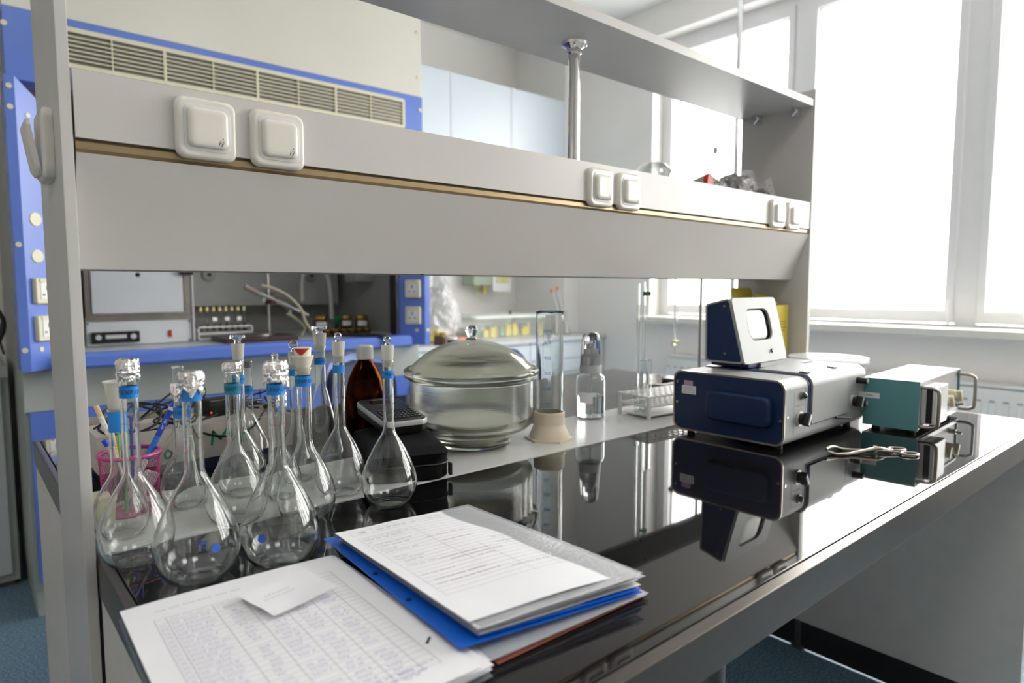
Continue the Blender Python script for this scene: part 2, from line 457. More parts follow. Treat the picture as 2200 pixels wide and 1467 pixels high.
for k in range(6):
    e_ = window(k+1, ys[k+1], ys[k])
    if k == 0:
        for (yy, zz, hw_, hh_) in ((2.422, 2.105, .012, .012), (2.421, 2.064, .010, .011), (2.429, 2.009, .018, .024)):
            bm = B(); yl = yy-(ys[0]+ys[1])/2; box(bm, -.0085, -.0070, yl-hw_, yl+hw_, zz-WZ0-hh_, zz-WZ0+hh_); obj('pane_sticker', bm, 'mgrey', e_, smooth=False)

# ceiling lamps (lit square panels, behind the photographer)
for i, (x, y) in enumerate(((.25, -.35), (1.45, -.35), (-1.2, .9))):
    t = thing('ceiling_lamp', ['square ceiling lamp over the aisle, nearest the camera', 'square ceiling lamp over the aisle, nearest the windows', 'square ceiling lamp left of the bench end'][i], 'ceiling lamp', (x, y, H), group=None)
    bm = B(); R = lambda w: [(w/2, w/2), (-w/2, w/2), (-w/2, -w/2), (w/2, -w/2)]
    frame_ring(bm, R(.6), R(.56), -.03, 0, lambda a, b, tt: Vector((a, b, tt))); obj('frame', bm, 'white', t, smooth=False)
    quick('diffuser', 'lamp', t, (-.28, .28, -.28, .28, -.02, -.005))

# added unseen bench behind the camera: blocks low window light over the aisle floor
t = thing('light_blocker_bench', 'added unseen bench behind the camera that keeps light off the aisle floor', 'bench', (0, 0, 0))
quick('worktop', 'edging', t, (-1.2, 3.0, -1.35, -.62, .77, .80)); quick('carcass', 'mgrey', t, (-1.18, 2.98, -1.33, -.65, .08, .769)); quick('plinth', 'dsteel', t, (-1.15, 2.95, -1.30, -.69, 0, .079))
for k in range(6):
    d_ = quick('cupboard_door', 'mgrey', t, (-1.175+k*.693, -1.175+k*.693+.687, -.6498, -.632, .085, .765), bev=.002)
    quick('door_handle', 'steel', d_, (-1.175+k*.693+.60, -1.175+k*.693+.612, -.6318, -.610, .55, .68), bev=.003)

# radiators
def radiator(y0, y1, label):
    L = y1-y0
    t = thing('radiator', label, 'radiator', (3.60, y0, .16))
    bm = B(); box(bm, -.03, .0, 0, L, 0, .50, bev=.006)
    n = int(L/.05)
    for i in range(n):
        y = (i+.5)*L/n
        box(bm, -.036, -.028, y-.014, y+.014, .03, .44, bev=.004, seg=1)
    obj('panel', bm, 'rad', t)
    quick('back_panel', 'rad', t, (.05, .07, 0, L, 0, .50))
    bm = B(); box(bm, -.03, .07, 0, L, .505, .515)
    obj('top_grille', bm, 'rad', t)
    bm = B()
    for i in range(n):
        y = (i+.5)*L/n
        box(bm, -.0375, -.036, y-.010, y+.010, .438, .446)
    obj('grooves', bm, 'mgrey', t)
    bm = B(); cyl(bm, (.02, -.04, .06), (.02, .0, .06), .012); cyl(bm, (.02, -.04, -.16), (.02, -.04, .08), .009); obj('supply_pipe', bm, 'rad', t)
    for y in (.1, L-.1):
        bm = B(); box(bm, .0, .099, y-.015, y+.015, .1, .4); obj('bracket', bm, 'rad', t)
    return t
radiator(1.75, 2.59, 'white panel radiator under the window, beside the hanging burette')
radiator(.10, 1.45, 'white panel radiator under the window at the bench end, right of the teal instrument')

# vertical pipe by the window
t = thing('standpipe', 'thin bright vertical pipe from ceiling to floor in front of the window', 'pipe', (3.5, 2.075, 0))
bm = B(); cyl(bm, (0, 0, 0), (0, 0, 3.0), .017); obj('pipe', bm, 'chrome', t)
bm = B(); cyl(bm, (0, 0, 0), (0, 0, .012), .035); cyl(bm, (0, 0, 2.985), (0, 0, 3.0), .035); obj('floor_collar', bm, 'chrome', t)
for z in (.80, 2.88):
    bm = B(); box(bm, .0, .20, -.006, .006, z, z+.012); obj('pipe_bracket', bm, 'chrome', t)

# ================================================================ THE BENCH
TZ = .80
bench = thing('laboratory_bench', 'long double-sided laboratory bench with black glass worktops and pale laminate end panels', 'bench', (0, 0, 0))
def worktop(y0, y1, nm):
    bm = B(); box(bm, .128, 1.958, y0+.012, y1-.001, .772, TZ, bev=.0015); g = obj(nm, bm, 'glass_top', bench)
    return g
worktop(.329, .888, 'glass_worktop'); 
bm = B(); box(bm, .128, 1.958, 1.112, 1.66, .772, TZ, bev=.0015); obj('glass_worktop', bm, 'glass_top', bench)
bm = B()
box(bm, .1165, 1.97, .325, .3405, .752, .7995, bev=.002)
box(bm, .1165, 1.97, 1.6605, 1.676, .752, .7995, bev=.002)
for ya, yb in ((.341, .888), (1.112, 1.66)):
    box(bm, .1165, .1275, ya, yb, .752, .7995, bev=.002); box(bm, 1.9585, 1.97, ya, yb, .752, .7995, bev=.002)
obj('worktop_edging', bm, 'edging', bench)
quick('subtop', 'lam', bench, (.13, 1.955, .345, 1.655, .735, .7715))
quick('centre_strip', 'strip', bench, (.121, 1.899, .889, 1.111, .7716, .8015), bev=.001)
quick('end_panel', 'lam_edge', bench, (.118, .136, .36, .885, .0, .751))
quick('end_panel', 'lam_edge', bench, (.118, .136, 1.115, 1.65, .0, .751))
quick('end_panel', 'lam_edge', bench, (1.948, 1.966, .345, 1.655, .088, .751), bev=.001)
bm = B()
for y in (.42, .9, 1.35, 1.6): cyl(bm, (1.957, y, 0), (1.957, y, .09), .012, seg=12)
for y in (.42, .9, 1.35, 1.6): cyl(bm, (1.957, y, 0), (1.957, y, .012), .022, seg=12)
obj('levelling_foot', bm, 'dsteel', bench)
quick('panel_plinth', 'rubber', bench, (1.950, 1.9535, .38, 1.62, .004, .0875))
for (cx, cyy) in ((.752, .465), (1.70, 1.50)):
    bm = B(); cyl(bm, (cx, cyy, 0), (cx, cyy, .734), .021); obj('leg', bm, 'dsteel', bench)
quick('under_cabinet', 'lam', bench, (.15, .62, .60, 1.40, .02, .734))
quick('crossbeam', 'dsteel', bench, (.63, 1.94, .70, .74, .69, .7345))
quick('under_cabinet', 'lam', bench, (.63, 1.30, 1.10, 1.60, .02, .734))

# reagent shelf frame standing in the middle of the bench
rs = thing('reagent_shelf', 'two-tier grey laminate reagent shelf with service fascia spanning the bench', 'shelf', (0, 0, 0))
quick('side_panel', 'lam', rs, (.1035, .1155, .890, 1.110, 0, 1.68), bev=.001)
quick('side_panel', 'lam', rs, (1.905, 1.922, .886, 1.114, .8015, 1.683), bev=.001)
quick('upper_shelf', 'lam', rs, (.1160, 1.9045, .890, 1.110, 1.636, 1.655), bev=.001)
def xs(poly): 
    return lambda a, b, t: Vector((t, a, b))
# service channel: upper fascia, groove, slanted valance (both sides)
for s in (1, -1):
    Yc = 1.0
    P = lambda pts: [(Yc + s*(y-Yc), z) for y, z in pts]
    bm = B(); prism(bm, P([(.889, 1.364), (.889, 1.2885), (.905, 1.2885), (.905, 1.364)]), .1175, 1.9045, xs(0)); obj('upper_fascia', bm, 'lam', rs, smooth=False)
    bm = B(); prism(bm, P([(.896, 1.2880), (.892, 1.2845), (.892, 1.277), (.897, 1.2725), (.905, 1.2725), (.905, 1.288)]), .1175, 1.9045, xs(0)); obj('groove_strip', bm, 'brown', rs, smooth=False)
    bm = B(); prism(bm, P([(.889, 1.272), (.940, 1.142), (.954, 1.142), (.905, 1.272)]), .1175, 1.9045, xs(0)); obj('slanted_valance', bm, 'lam', rs, smooth=False)
quick('lower_shelf', 'lam', rs, (.1175, 1.9045, .9055, 1.0945, 1.330, 1.346))
quick('underside_panel', 'mgrey', rs, (.1175, 1.9045, .9545, 1.0455, 1.146, 1.152))
for px in (.62, 1.25):
    bm = B(); cyl(bm, (px, .955, 1.1405), (px, .955, 1.146), .004); obj('underside_screw', bm, 'dsteel', rs)
# chrome post between the shelf tiers
bm = B(); lathe(bm, [(0, 1.346), (.024, 1.346), (.024, 1.350), (.0155, 1.353), (.0125, 1.358), (.0125, 1.612), (.0155, 1.614), (.0155, 1.622), (.019, 1.626), (.027, 1.630), (.028, 1.6355), (0, 1.6358)], 36, (1.035, 1.0, 0))
for k in range(4):
    a = PI/4+k*PI/2
    cyl(bm, (1.035+.022*math.cos(a), 1+.022*math.sin(a), 1.627), (1.035+.022*math.cos(a), 1+.022*math.sin(a), 1.6345), .003, seg=8)
obj('support_post', bm, 'chrome', rs)
for (y) in (.93, 1.05):
    bm = B(); box(bm, 1.884, 1.9045, y-.006, y+.006, 1.612, 1.636); box(bm, 1.862, 1.886, y-.006, y+.006, 1.630, 1.6358); cyl(bm, (1.875, y-.012, 1.626), (1.892, y+.012, 1.617), .005, seg=10)
    obj('shelf_bracket', bm, 'chrome', rs)

# ---- switches / covered sockets
def plug_icon(parent, ox, oz, y):
    bm = B()
    f = lambda a, b, t: Vector((ox + (a*math.cos(.35)-b*math.sin(-.35))*.001, t, oz + (a*math.sin(-.35)+b*math.cos(.35))*.001))
    prism(bm, [(-3.0, -2), (3.0, -2), (3.0, -1.6), (-3.0, -1.6)], y, y-.0002, f)
    prism(bm, [(-3.0, -2), (-2.7, -2), (-1.2, 2.6), (-1.5, 2.6)], y, y-.0002, f)
    prism(bm, [(3.0, -2), (2.7, -2), (1.2, 2.6), (1.5, 2.6)], y, y-.0002, f)
    prism(bm, [(-2.2, -5.2), (-1.3, -5.2), (-1.3, -2), (-2.2, -2)], y, y-.0002, f)
    prism(bm, [(1.3, -5.2), (2.2, -5.2), (2.2, -2), (1.3, -2)], y, y-.0002, f)
    prism(bm, [(-.5, 3.0), (.5, 3.0), (.5, 5), (-.5, 5)], y, y-.0002, f)
    prism(bm, [(-3, .3), (3, .3), (3, .6), (-3, .6)], y, y-.0002, f)
    obj('plug_symbol', bm, 'black', parent, smooth=False)
def socket(x, z, label, group=None):
    S = .0725
    t = thing('covered_socket', label, 'socket', (x, .889, z), group=group)
    f = lambda a, b, tt: Vector((a, -tt, b))
    bm = B(); loft(bm, [(rrect(S, S+.002, .012), 0), (rrect(S, S+.002, .012), .005), (rrect(S-.004, S-.002, .0115), .0085), (rrect(S-.010, S-.008, .011), .0100)], f)
    obj('outer_frame', bm, 'switch', t, angle=60)
    bm = B(); loft(bm, [(rrect(.0550, .0560, .009), .0098), (rrect(.0550, .0560, .009), .0106), (rrect(.0535, .0545, .009), .0110)], f); obj('inner_frame', bm, 'switch2', t, angle=60)
    bm = B(); loft(bm, [(rrect(.0475, .0480, .008), .0108), (rrect(.0475, .0480, .008), .0140), (rrect(.0455, .0460, .008), .0162), (rrect(.040, .041, .007), .0174), (rrect(.030, .031, .006), .0178)], f)
    obj('hinged_cover', bm, 'switch', t, angle=60)
    plug_icon(t, .0145, -.0155, -.0176)
    return t
socket(.2555, 1.3165, 'cream covered socket on the grey fascia, nearest the left post')
socket(.346, 1.3165, 'cream covered socket on the grey fascia, second from the left post')
socket(.993, 1.3165, 'cream covered socket on the fascia below the chrome post, left of its pair')
socket(1.081, 1.3165, 'cream covered socket on the fascia below the chrome post, right of its pair')
socket(1.705, 1.3165, 'cream covered socket at the window end of the fascia, left one of the pair')
socket(1.794, 1.3165, 'cream covered socket at the window end of the fascia, right one of the pair')
# socket on the outer face of the left post, cover ajar
t = thing('covered_socket', 'cream flap socket on the outer face of the left shelf post, flap ajar', 'socket', (.1033, .985, 1.29))
f = lambda a, b, tt: Vector((-tt, a, b))
bm = B(); loft(bm, [(rrect(.080, .084, .014), 0), (rrect(.080, .084, .014), .008), (rrect(.070, .074, .012), .012)], f); obj('outer_frame', bm, 'switch', t, angle=60)
fm = Matrix.Translation((-.012, 0, -.036)) @ Matrix.Rotation(math.radians(-9), 4, 'Y')
bm = B(); loft(bm, [(rrect(.058, .064, .010), 0), (rrect(.058, .064, .010), .003), (rrect(.048, .054, .008), .006)], lambda a, b, tt: fm @ Vector((-tt, a, b+.032))); obj('hinged_cover', bm, 'switch', t, angle=60)


# ================================================================ VOLUMETRIC FLASKS
SZ = .8016   # centre strip top
def flask_profile(R, Hn, rn):
    # outer profile: flat bottom, pear bulb, tapering shoulder, straight neck
    k = R/.052
    base = [(0, .004), (.018, .0022), (.027, .0002), (.030, .0), (.037, .0035), (.0445, .0125), (.0495, .025), (.052, .041), (.0515, .050), (.0490, .062),
            (.0445, .075), (.0385, .089), (.0315, .103), (.0240, .116), (.0175, .127), (.0130, .135)]
    pr = [(r*k, z*k) for r, z in base if r*k > rn*1.02 or r == 0 or z*k < .06*k]
    pr = [(r, z) for r, z in pr if not (z > .06*k and r <= rn*1.15)]
    zl = pr[-1][1]
    pr += [(rn*1.1, zl+.010*k), (rn, zl+.017*k)]
    pr = pr[:4]+smooth_prof(pr[4:], 3)
    pr += [(rn, Hn-.006), (rn*1.02, Hn-.003), (rn*1.10, Hn-.0015), (rn*1.10, Hn)]
    # inner wall back down
    wt = .0013
    n = len(pr); inn = []
    for i, (r, z) in enumerate(pr[::-1]):
        if r == 0: inn.append((0, z+wt*1.6)); continue
        inn.append((max(r-wt, .001), z if z > .06*k else z+wt*1.4*(1-z/(.06*k))))
    inn[0] = (pr[-1][0]-wt*1.4, Hn)
    return pr + inn

def foil_cap(t, rn, Hn, depth, seed, big=1.24):
    bm = B(); rnd = random.Random(seed); off = Vector((seed*3.1, seed*1.7, 0))
    prof = [(0, Hn+.003), (rn*.7, Hn+.0035), (rn*1.15, Hn+.0025), (rn*big, Hn-.001), (rn*big*1.02, Hn-.006), (rn*big*.97, Hn-.010)]
    n = max(3, int(depth/.0018))
    for i in range(1, n+1): prof.append((rn*(big*.97+.10*math.sin(i*1.9)), Hn-.010-depth*i/n))
    rings = lathe(bm, prof, 96, (0, 0, 0))
    zt = Hn
    for v in bm.verts:
        k = noise.noise(v.co*190+off)*.0016 + abs(noise.noise(v.co*420+off))*.0016 + noise.noise(v.co*1000+off)*.0006
        r = Vector((v.co.x, v.co.y, 0))
        if r.length > 1e-5:
            v.co += r.normalized()*k*(1 if v.co.z < Hn else .6)
            if r.length < rn*1.08 and v.co.z < Hn-.002: 
                s = rn*1.08/max(1e-6, Vector((v.co.x, v.co.y, 0)).length); v.co.x *= s; v.co.y *= s
        if v.co.z < Hn-.011:
            ang = math.atan2(v.co.y, v.co.x)
            v.co.z += noise.noise(Vector((math.cos(ang)*2.4, math.sin(ang)*2.4, seed)))*.013*((Hn-.010-v.co.z)/max(depth, 1e-4))
        if v.co.z >= Hn-.002: v.co.z += noise.noise(v.co*300+off)*.0015
    return obj('foil_cap', bm, 'foil', t, angle=25)

def stopper(t, rn, Hn, kind):
    rj = rn*.98
    if kind == 'mushroom':
        bm = B(); lathe(bm, [(0, Hn-.010), (rj*.80, Hn-.010), (rj*.86, Hn-.0005), (rj*1.04, Hn+.0002), (rj*1.27, Hn+.022), (rj*1.30, Hn+.0235), (0, Hn+.0236)], 32); s = obj('stopper', bm, 'frost', t); Hn = Hn+.0115
        bm = B(); lathe(bm, [(0, Hn+.0122), (rj*.62, Hn+.0122), (rj*.60, Hn+.016), (rj*.8, Hn+.019), (rj*1.45, Hn+.0205), (rj*1.5, Hn+.023), (rj*1.35, Hn+.0255), (0, Hn+.0262)], 32); obj('stopper_grip', bm, 'clear', s)
    elif kind in ('disc', 'thumb'):
        top = .0215
        bm = B(); lathe(bm, [(0, Hn-.010), (rj*.80, Hn-.010), (rj*.86, Hn-.0005), (rj*1.04, Hn+.0002), (rj*1.20, Hn+top-.002), (rj*1.16, Hn+top), (0, Hn+top+.0001)], 32); s = obj('stopper', bm, 'frost', t)
        bm = B()
        R = rj*(1.05 if kind == 'disc' else .62)
        cz = Hn+top+.004+R
        mt = Matrix.Translation((0, 0, cz)) @ Matrix.Rotation(PI/2, 4, 'X') @ Matrix.Rotation(0, 4, 'Z')
        mt = Matrix.Rotation(math.radians(-40 if kind == 'disc' else -10), 4, 'Z') @ mt
        lathe(bm, [(0, -.0016), (R*.8, -.0018), (R, -.0026), (R*1.02, 0), (R, .0026), (R*.8, .0018), (0, .0016)], 28, mtx=mt)
        lathe(bm, [(0, Hn+top+.0002), (rj*.7, Hn+top+.0002), (rj*.35, Hn+top+.003), (rj*.28, Hn+top+.0055), (0, Hn+top+.0055)], 20)
        obj('stopper_grip', bm, 'clear', s)
    elif kind == 'plastic':
        bm = B(); lathe(bm, [(0, Hn-.010), (rn*.8, Hn-.010), (rn*1.0, Hn+.002), (rn*1.35, Hn+.014), (rn*1.4, Hn+.0145), (rn*1.4, Hn+.016), (rn*1.05, Hn+.016), (rn*1.15, Hn+.027), (0, Hn+.0275)], 32); s = obj('stopper', bm, 'ivory_p', t)
        bm = B()
        f = lambda a, b, tt: Matrix.Rotation(a/(rn*1.16)+math.radians(-118), 4, 'Z') @ Vector((rn*1.155+tt, 0, Hn+.0265+b))
        cols = 10; top = []; bot = []
        for i in range(cols+1):
            a = -.010+.020*i/cols; d = -.0085*max(0, 1-abs(a+.001)/.0095)-.0015
            top.append((a, 0)); bot.append((a, d))
        rows_ = [[bm.verts.new(f(a, d*q/3, .0006)) for (a, _), (_, d) in zip(top, bot)] for q in range(4)]
        for A_, B_ in zip(rows_, rows_[1:]):
            for q in range(cols): bm.faces.new((A_[q], B_[q], B_[q+1], A_[q+1]))
        obj('red_sticker', bm, 'red', s, smooth=False, recalc=False)
    elif kind == 'grey':
        bm = B(); lathe(bm, [(0, Hn-.012), (rn*.84, Hn-.012), (rn*.86, Hn-.001), (0, Hn-.0009)], 28); obj('stopper', bm, 'greyrub', t)
    elif kind == 'cone':
        bm = B(); lathe(bm, [(rn*.80, Hn-.004), (rn*.98, Hn+.001), (rn*1.28, Hn+.030), (rn*1.40, Hn+.0335), (rn*1.55, Hn+.034), (rn*1.5, Hn+.0355), (rn*1.30, Hn+.035), (rn*1.2, Hn+.031), (rn*.85, Hn+.001), (rn*.70, Hn-.004), (rn*.80, Hn-.004)], 32)
        obj('ground_joint', bm, 'frost', t)

M['ivory_p'] = mat('ivory_stopper', (.74, .70, .58), .4, noise_amt=.02)
M['greyrub'] = mat('grey_rubber', (.20, .21, .22), .5, noise_amt=.05)

def band(t, rn, z, h, m, txt, a0, span=2*PI, nm='label_band'):
    bm = B(); n = 40
    fo = []
    for k in range(n+1):
        a = a0-span/2+span*k/n
        dx, dy = math.cos(a), math.sin(a)
        fo.append([bm.verts.new((dx*rr, dy*rr, z+zz)) for rr, zz in ((rn+.0003, -h/2), (rn+.0007, -h/2), (rn+.0007, h/2), (rn+.0003, h/2))])
    for A, Bv in zip(fo, fo[1:]):
        for i in range(4): bm.faces.new((A[i], A[(i+1) % 4], Bv[(i+1) % 4], Bv[i]))
    o = obj(nm, bm, m, t, angle=50)
    if txt:
        f = lambda a, b: Vector((math.cos(a/rn+a0+.45)*(rn+.00095), math.sin(a/rn+a0+.45)*(rn+.00095), z+b))
        text_obj('printed_text', txt, h*.50, 'black', o, f)
    return o

def flask(x, y, R, Hn, rn, label, cap=None, bz=None, bh=.0125, bm_='tape', txt='M.EXP.DATE', dot=False, seed=1, zb=None, fd=.018, partial=False, ring=True):
    z0 = zb if zb is not None else TZ+.0005
    t = thing('volumetric_flask', label, 'flask', (x, y, z0), group=None)
    bm = B(); lathe(bm, flask_profile(R, Hn, rn), 64); obj('glass_body', bm, 'clear', t, angle=80)
    av = math.atan2(-y, -x)      # towards the aisle side of the bench
    if bz: band(t, rn, bz, bh, bm_, txt, av, span=(2.6 if partial else 2*PI))
    if ring:
        bm = B(); zz = Hn*.70
        lathe(bm, [(rn+.0001, zz-.0002), (rn+.0003, zz-.0002), (rn+.0003, zz+.0002), (rn+.0001, zz+.0002), (rn+.0001, zz-.0002)], 32); obj('graduation_ring', bm, 'ringm', t)
    if cap == 'foil': foil_cap(t, rn, Hn, fd, seed)
    elif cap == 'foilstopper':
        foil_cap(t, rn, Hn, fd, seed, 1.38)
        bm = B(); lathe(bm, [(0, Hn+.0035), (.0035, Hn+.0035), (.003, Hn+.007), (.0045, Hn+.010), (0, Hn+.013)], 16); obj('stopper_tip', bm, 'clear', t)
    elif cap: stopper(t, rn, Hn, cap)
    if dot:
        # printed round spot on the bulb
        k = R/.052; bm = B(); zc = .052*k; rr = .0515*k+.0002
        th0 = av+dot
        ps = [(0, 0)]+[(math.cos(2*PI*i/24)*.0048, math.sin(2*PI*i/24)*.0048) for i in range(24)]
        V = []
        for a, b in ps:
            zz = zc+b; r2 = (.0515-.0022*(zz/k-.050)/.012 if zz/k > .05 else .0520)*k+.0006
            V.append(bm.verts.new((r2*math.cos(th0+a/rr), r2*math.sin(th0+a/rr), zz)))
        for i in range(24): bm.faces.new((V[0], V[1+i], V[1+(i+1) % 24]))
        obj('blue_printed_spot', bm, 'dotblue', t, recalc=False)
        if seed == 2:
            fe = lambda a, b: Vector(((.0515*k+.0008)*math.cos(th0+(a-.0125)/rr), (.0515*k+.0008)*math.sin(th0+(a-.0125)/rr), zc+.004+b))
            bm = B()
            for (a0, a1, b0, b1) in ((-.0055, .0055, .0060, .0068), (-.0045, .0045, .0040, .0048), (-.0032, -.0024, -.004, .0040), (.0024, .0032, -.004, .0040), (-.0024, .0024, -.0008, .0)):
                bm.faces.new([bm.verts.new(fe(a, b)) for a, b in ((a0, b0), (a1, b0), (a1, b1), (a0, b1))])
            obj('blue_printed_emblem', bm, 'dotblue', t, smooth=False, recalc=False)
    return t
M['dotblue'] = mat('blue_enamel_print', (.03, .11, .48), .4, noise_amt=.03)
M['ringm'] = mat('brown_ring_print', (.25, .08, .05), .5, noise_amt=.1)

flask(.150, .846, .0400, .2350, .0093, 'foil-capped flask at the left front beside the shelf post, blue label band', 'foil', .2005, .0135, fd=.012, seed=1)
flask(.193, .756, .0445, .2270, .0100, 'largest front flask, torn foil cap over its blue label, blue spot on the bulb', 'foil', .204, .0125, partial=True, txt=None, dot=.40, seed=2, fd=.010)
flask(.278, .738, .0440, .2330, .0095, 'flask beside the open papers with a crumpled foil dome and blue spot on its bulb', 'foilstopper', .2035, .0125, dot=-.45, seed=3, fd=.010)
flask(.284, .910, .0390, .2170, .0098, 'foil-capped flask with the single teal label band', 'foil', .1830, .0145, bm_='tapet', seed=4, fd=.003)
flask(.328, 1.020, .0380, .2090, .0078, 'flask closed by a flat mushroom glass stopper, tallest in the left cluster', 'mushroom', .178, .0135, seed=5, zb=SZ+.0003)
flask(.384, 1.150, .0380, .1930, .0085, 'flask with grey rubber plug inside its neck, behind the mushroom-stoppered one', 'grey', .142, .0125, seed=6)
flask(.360, .855, .0400, .2110, .0103, 'flask with ivory plastic stopper bearing a red sticker', 'plastic', .1925, .0135, seed=7, txt='M.EXP.DATE')
flask(.4226, 1.040, .0340, .1920, .0075, 'flask with pale glass disc stopper, just behind the red-stickered stopper', 'disc', .179, .0110, seed=8, zb=SZ+.0003, txt=None)
flask(.446, .925, .0390, .2140, .0085, 'flask with small round thumb stopper, between the amber bottle and the red-stickered stopper', 'thumb', .1940, .0115, partial=True, txt=None, seed=9, zb=SZ+.0003)
flask(.480, .836, .0410, .2140, .0079, 'lone flask in front of the black case, thumb glass stopper, right of all the others', 'thumb', .193, .0115, txt='M.EXP', seed=10, partial=True)
flask(.152, .945, .0330, .1650, .0088, 'leftmost flask with an open frosted ground joint on its neck', 'cone', .149, .0260, bm_='tape', txt=None, seed=11, zb=SZ+.0003, partial=True)
flask(.246, 1.020, .0330, .1790, .0100, 'short foil-capped flask behind the largest one, blue band low on its neck', 'foil', .138, .0150, seed=12, zb=SZ+.0003, fd=.007)
flask(.274, 1.150, .0350, .1920, .0090, 'flask with open uncovered neck behind the torn foil caps', None, None, seed=13)
flask(.368, .962, .0290, .1620, .0070, 'smallest flask, hidden behind the crumpled foil dome', 'foil', .138, .010, txt=None, seed=14, zb=SZ+.0003, fd=.012)

# conical flask with flat stopper
t = thing('conical_flask', 'conical flask with flat mushroom stopper, behind the flasks and left of the amber bottle', 'flask', (.522, 1.16, TZ+.0005))
bm = B(); wt = .0015
pr = [(0, .001), (.034, 0), (.040, .004), (.041, .012), (.030, .060), (.018, .105), (.0115, .130), (.0100, .142), (.0100, .205), (.0112, .208), (.0112, .210)]
lathe(bm, pr+[(r-wt if r else 0, z+(wt if z < .01 else 0)) for r, z in pr[::-1]], 56); obj('glass_body', bm, 'clear', t, angle=80)
stopper(t, .0100, .210, 'mushroom'); band(t, .0100, .181, .0115, 'tape', 'M.EXP.DATE', math.atan2(-1.16, -.522))

# ================================================================ OBJECTS ON THE BENCH
# amber bottle
t = thing('amber_bottle', 'amber glass bottle with ribbed white screw cap behind the label maker', 'bottle', (.655, 1.235, TZ))
bm = B()
pr = [(0, .002), (.036, .001), (.040, .006), (.0415, .014), (.0415, .085), (.040, .105), (.034, .130), (.024, .152), (.0165, .163), (.0145, .168), (.0145, .182)]
lathe(bm, pr+[(max(r-.002, 0) if r else 0, z+(.002 if z < .01 else 0)) for r, z in pr[::-1]], 56); obj('glass_body', bm, 'amber', t, angle=80)
bm = B(); lathe(bm, [(0, .1985), (.0145, .1985), (.0165, .197), (.0168, .180), (.0168, .1705), (.0155, .170), (.0150, .172), (.0150, .183), (0, .1835)], 48)
for i in range(36):
    a = 2*PI*i/36
    box(bm, .0165, .0174, -.0007, .0007, .172, .195, mtx=Matrix.Rotation(a, 4, 'Z'))
obj('screw_cap', bm, 'white', t, angle=60)

# black zip case
t = thing('hard_shell_case', 'black zipped hard-shell case lying under the label maker', 'case', (.487, .925, SZ), math.radians(-21.5))
f = lambda a, b, tt: Vector((a+.070, b+.100, tt*1.1))
bm = B(); loft(bm, [(rrect(.126, .188, .022), .0), (rrect(.138, .200, .026), .004), (rrect(.138, .204, .028), .020), (rrect(.138, .204, .028), .0235)], f); obj('lower_shell', bm, 'blackm', t, angle=50)
bm = B(); loft(bm, [(rrect(.138, .204, .028), .0262), (rrect(.138, .204, .028), .030), (rrect(.136, .228, .026), .044), (rrect(.118, .180, .022), .0505), (rrect(.09, .15, .02), .0515)], f); obj('upper_shell', bm, 'blackm', t, angle=50)
bm = B(); loft(bm, [(rrect(.141, .207, .029), .0236), (rrect(.143, .209, .030), .0248), (rrect(.141, .207, .029), .0261)], f); obj('zip_band', bm, 'rubber', t)
bm = B(); box(bm, .138, .1435, .002, .012, .006, .026, bev=.001); obj('zip_pull', bm, 'rubber', t)

# label maker resting on the case
t = thing('label_maker', 'black and silver handheld label maker with small keyboard on the black case', 'label maker', (.556, .985, SZ+.0575), math.radians(-9))
tilt = Matrix.Rotation(math.radians(5.5), 4, 'X')
def lm(polys, nm, m, **k):
    bm = B(); loft(bm, polys, lambda a, b, tt: tilt @ Vector((a+.043, b+.080, tt))); return obj(nm, bm, m, t, angle=50, **k)
body = rrect(.084, .158, .016)
waist = [(a*(1-.10*math.exp(-((b-.005)/.03)**2)), b) for a, b in body]
sc_ = lambda P, s, s2: [(a*s, b*s2) for a, b in P]
lm([(sc_(waist, .88, .92), .003), (sc_(waist, .97, .98), .006), (waist, .0175)], 'lower_housing', 'black')
lm([(sc_(waist, 1.0, 1.0), .0176), (sc_(waist, 1.02, 1.01), .0195), (sc_(waist, 1.02, 1.01), .0255), (sc_(waist, .995, .997), .0272)], 'silver_rim', 'alu_p') if False else None
M['silver'] = mat('silver_plastic', (.62, .62, .64), .3, metal=.3, noise_amt=.02)
lm([(sc_(waist, 1.0, 1.0), .0176), (sc_(waist, 1.02, 1.01), .0195), (sc_(waist, 1.02, 1.01), .0255), (sc_(waist, .995, .997), .0272)], 'silver_rim', 'silver')
lm([(sc_(waist, .97, .985), .0273), (sc_(waist, .95, .975), .0288), (sc_(waist, .90, .95), .0293)], 'top_cover', 'black')
scr = rrect(.050, .026, .004)
bm = B(); loft(bm, [([(a, b+.045) for a, b in scr], .0294), ([(a*.96, b*.96+.045) for a, b in scr], .0305)], lambda a, b, tt: tilt @ Vector((a+.043, b+.080, tt))); obj('display_window', bm, 'blackg', t) if 'blackg' in M else (M.__setitem__('blackg', mat('glossy_display', (.01, .01, .01), .05, coat=1)), obj('display_window', bm, 'blackg', t))
M['matte'] = mat('matte_black_recess', (.006, .006, .006), .95, spec=.05)
M['grey_legend'] = mat('pale_key_legend', (.45, .47, .5), .5)
text_obj('lettering', 'DYMO', .0085, 'grey_legend', t, lambda a, b: tilt @ Vector((a+.043, b+.080+.064, .0296)))
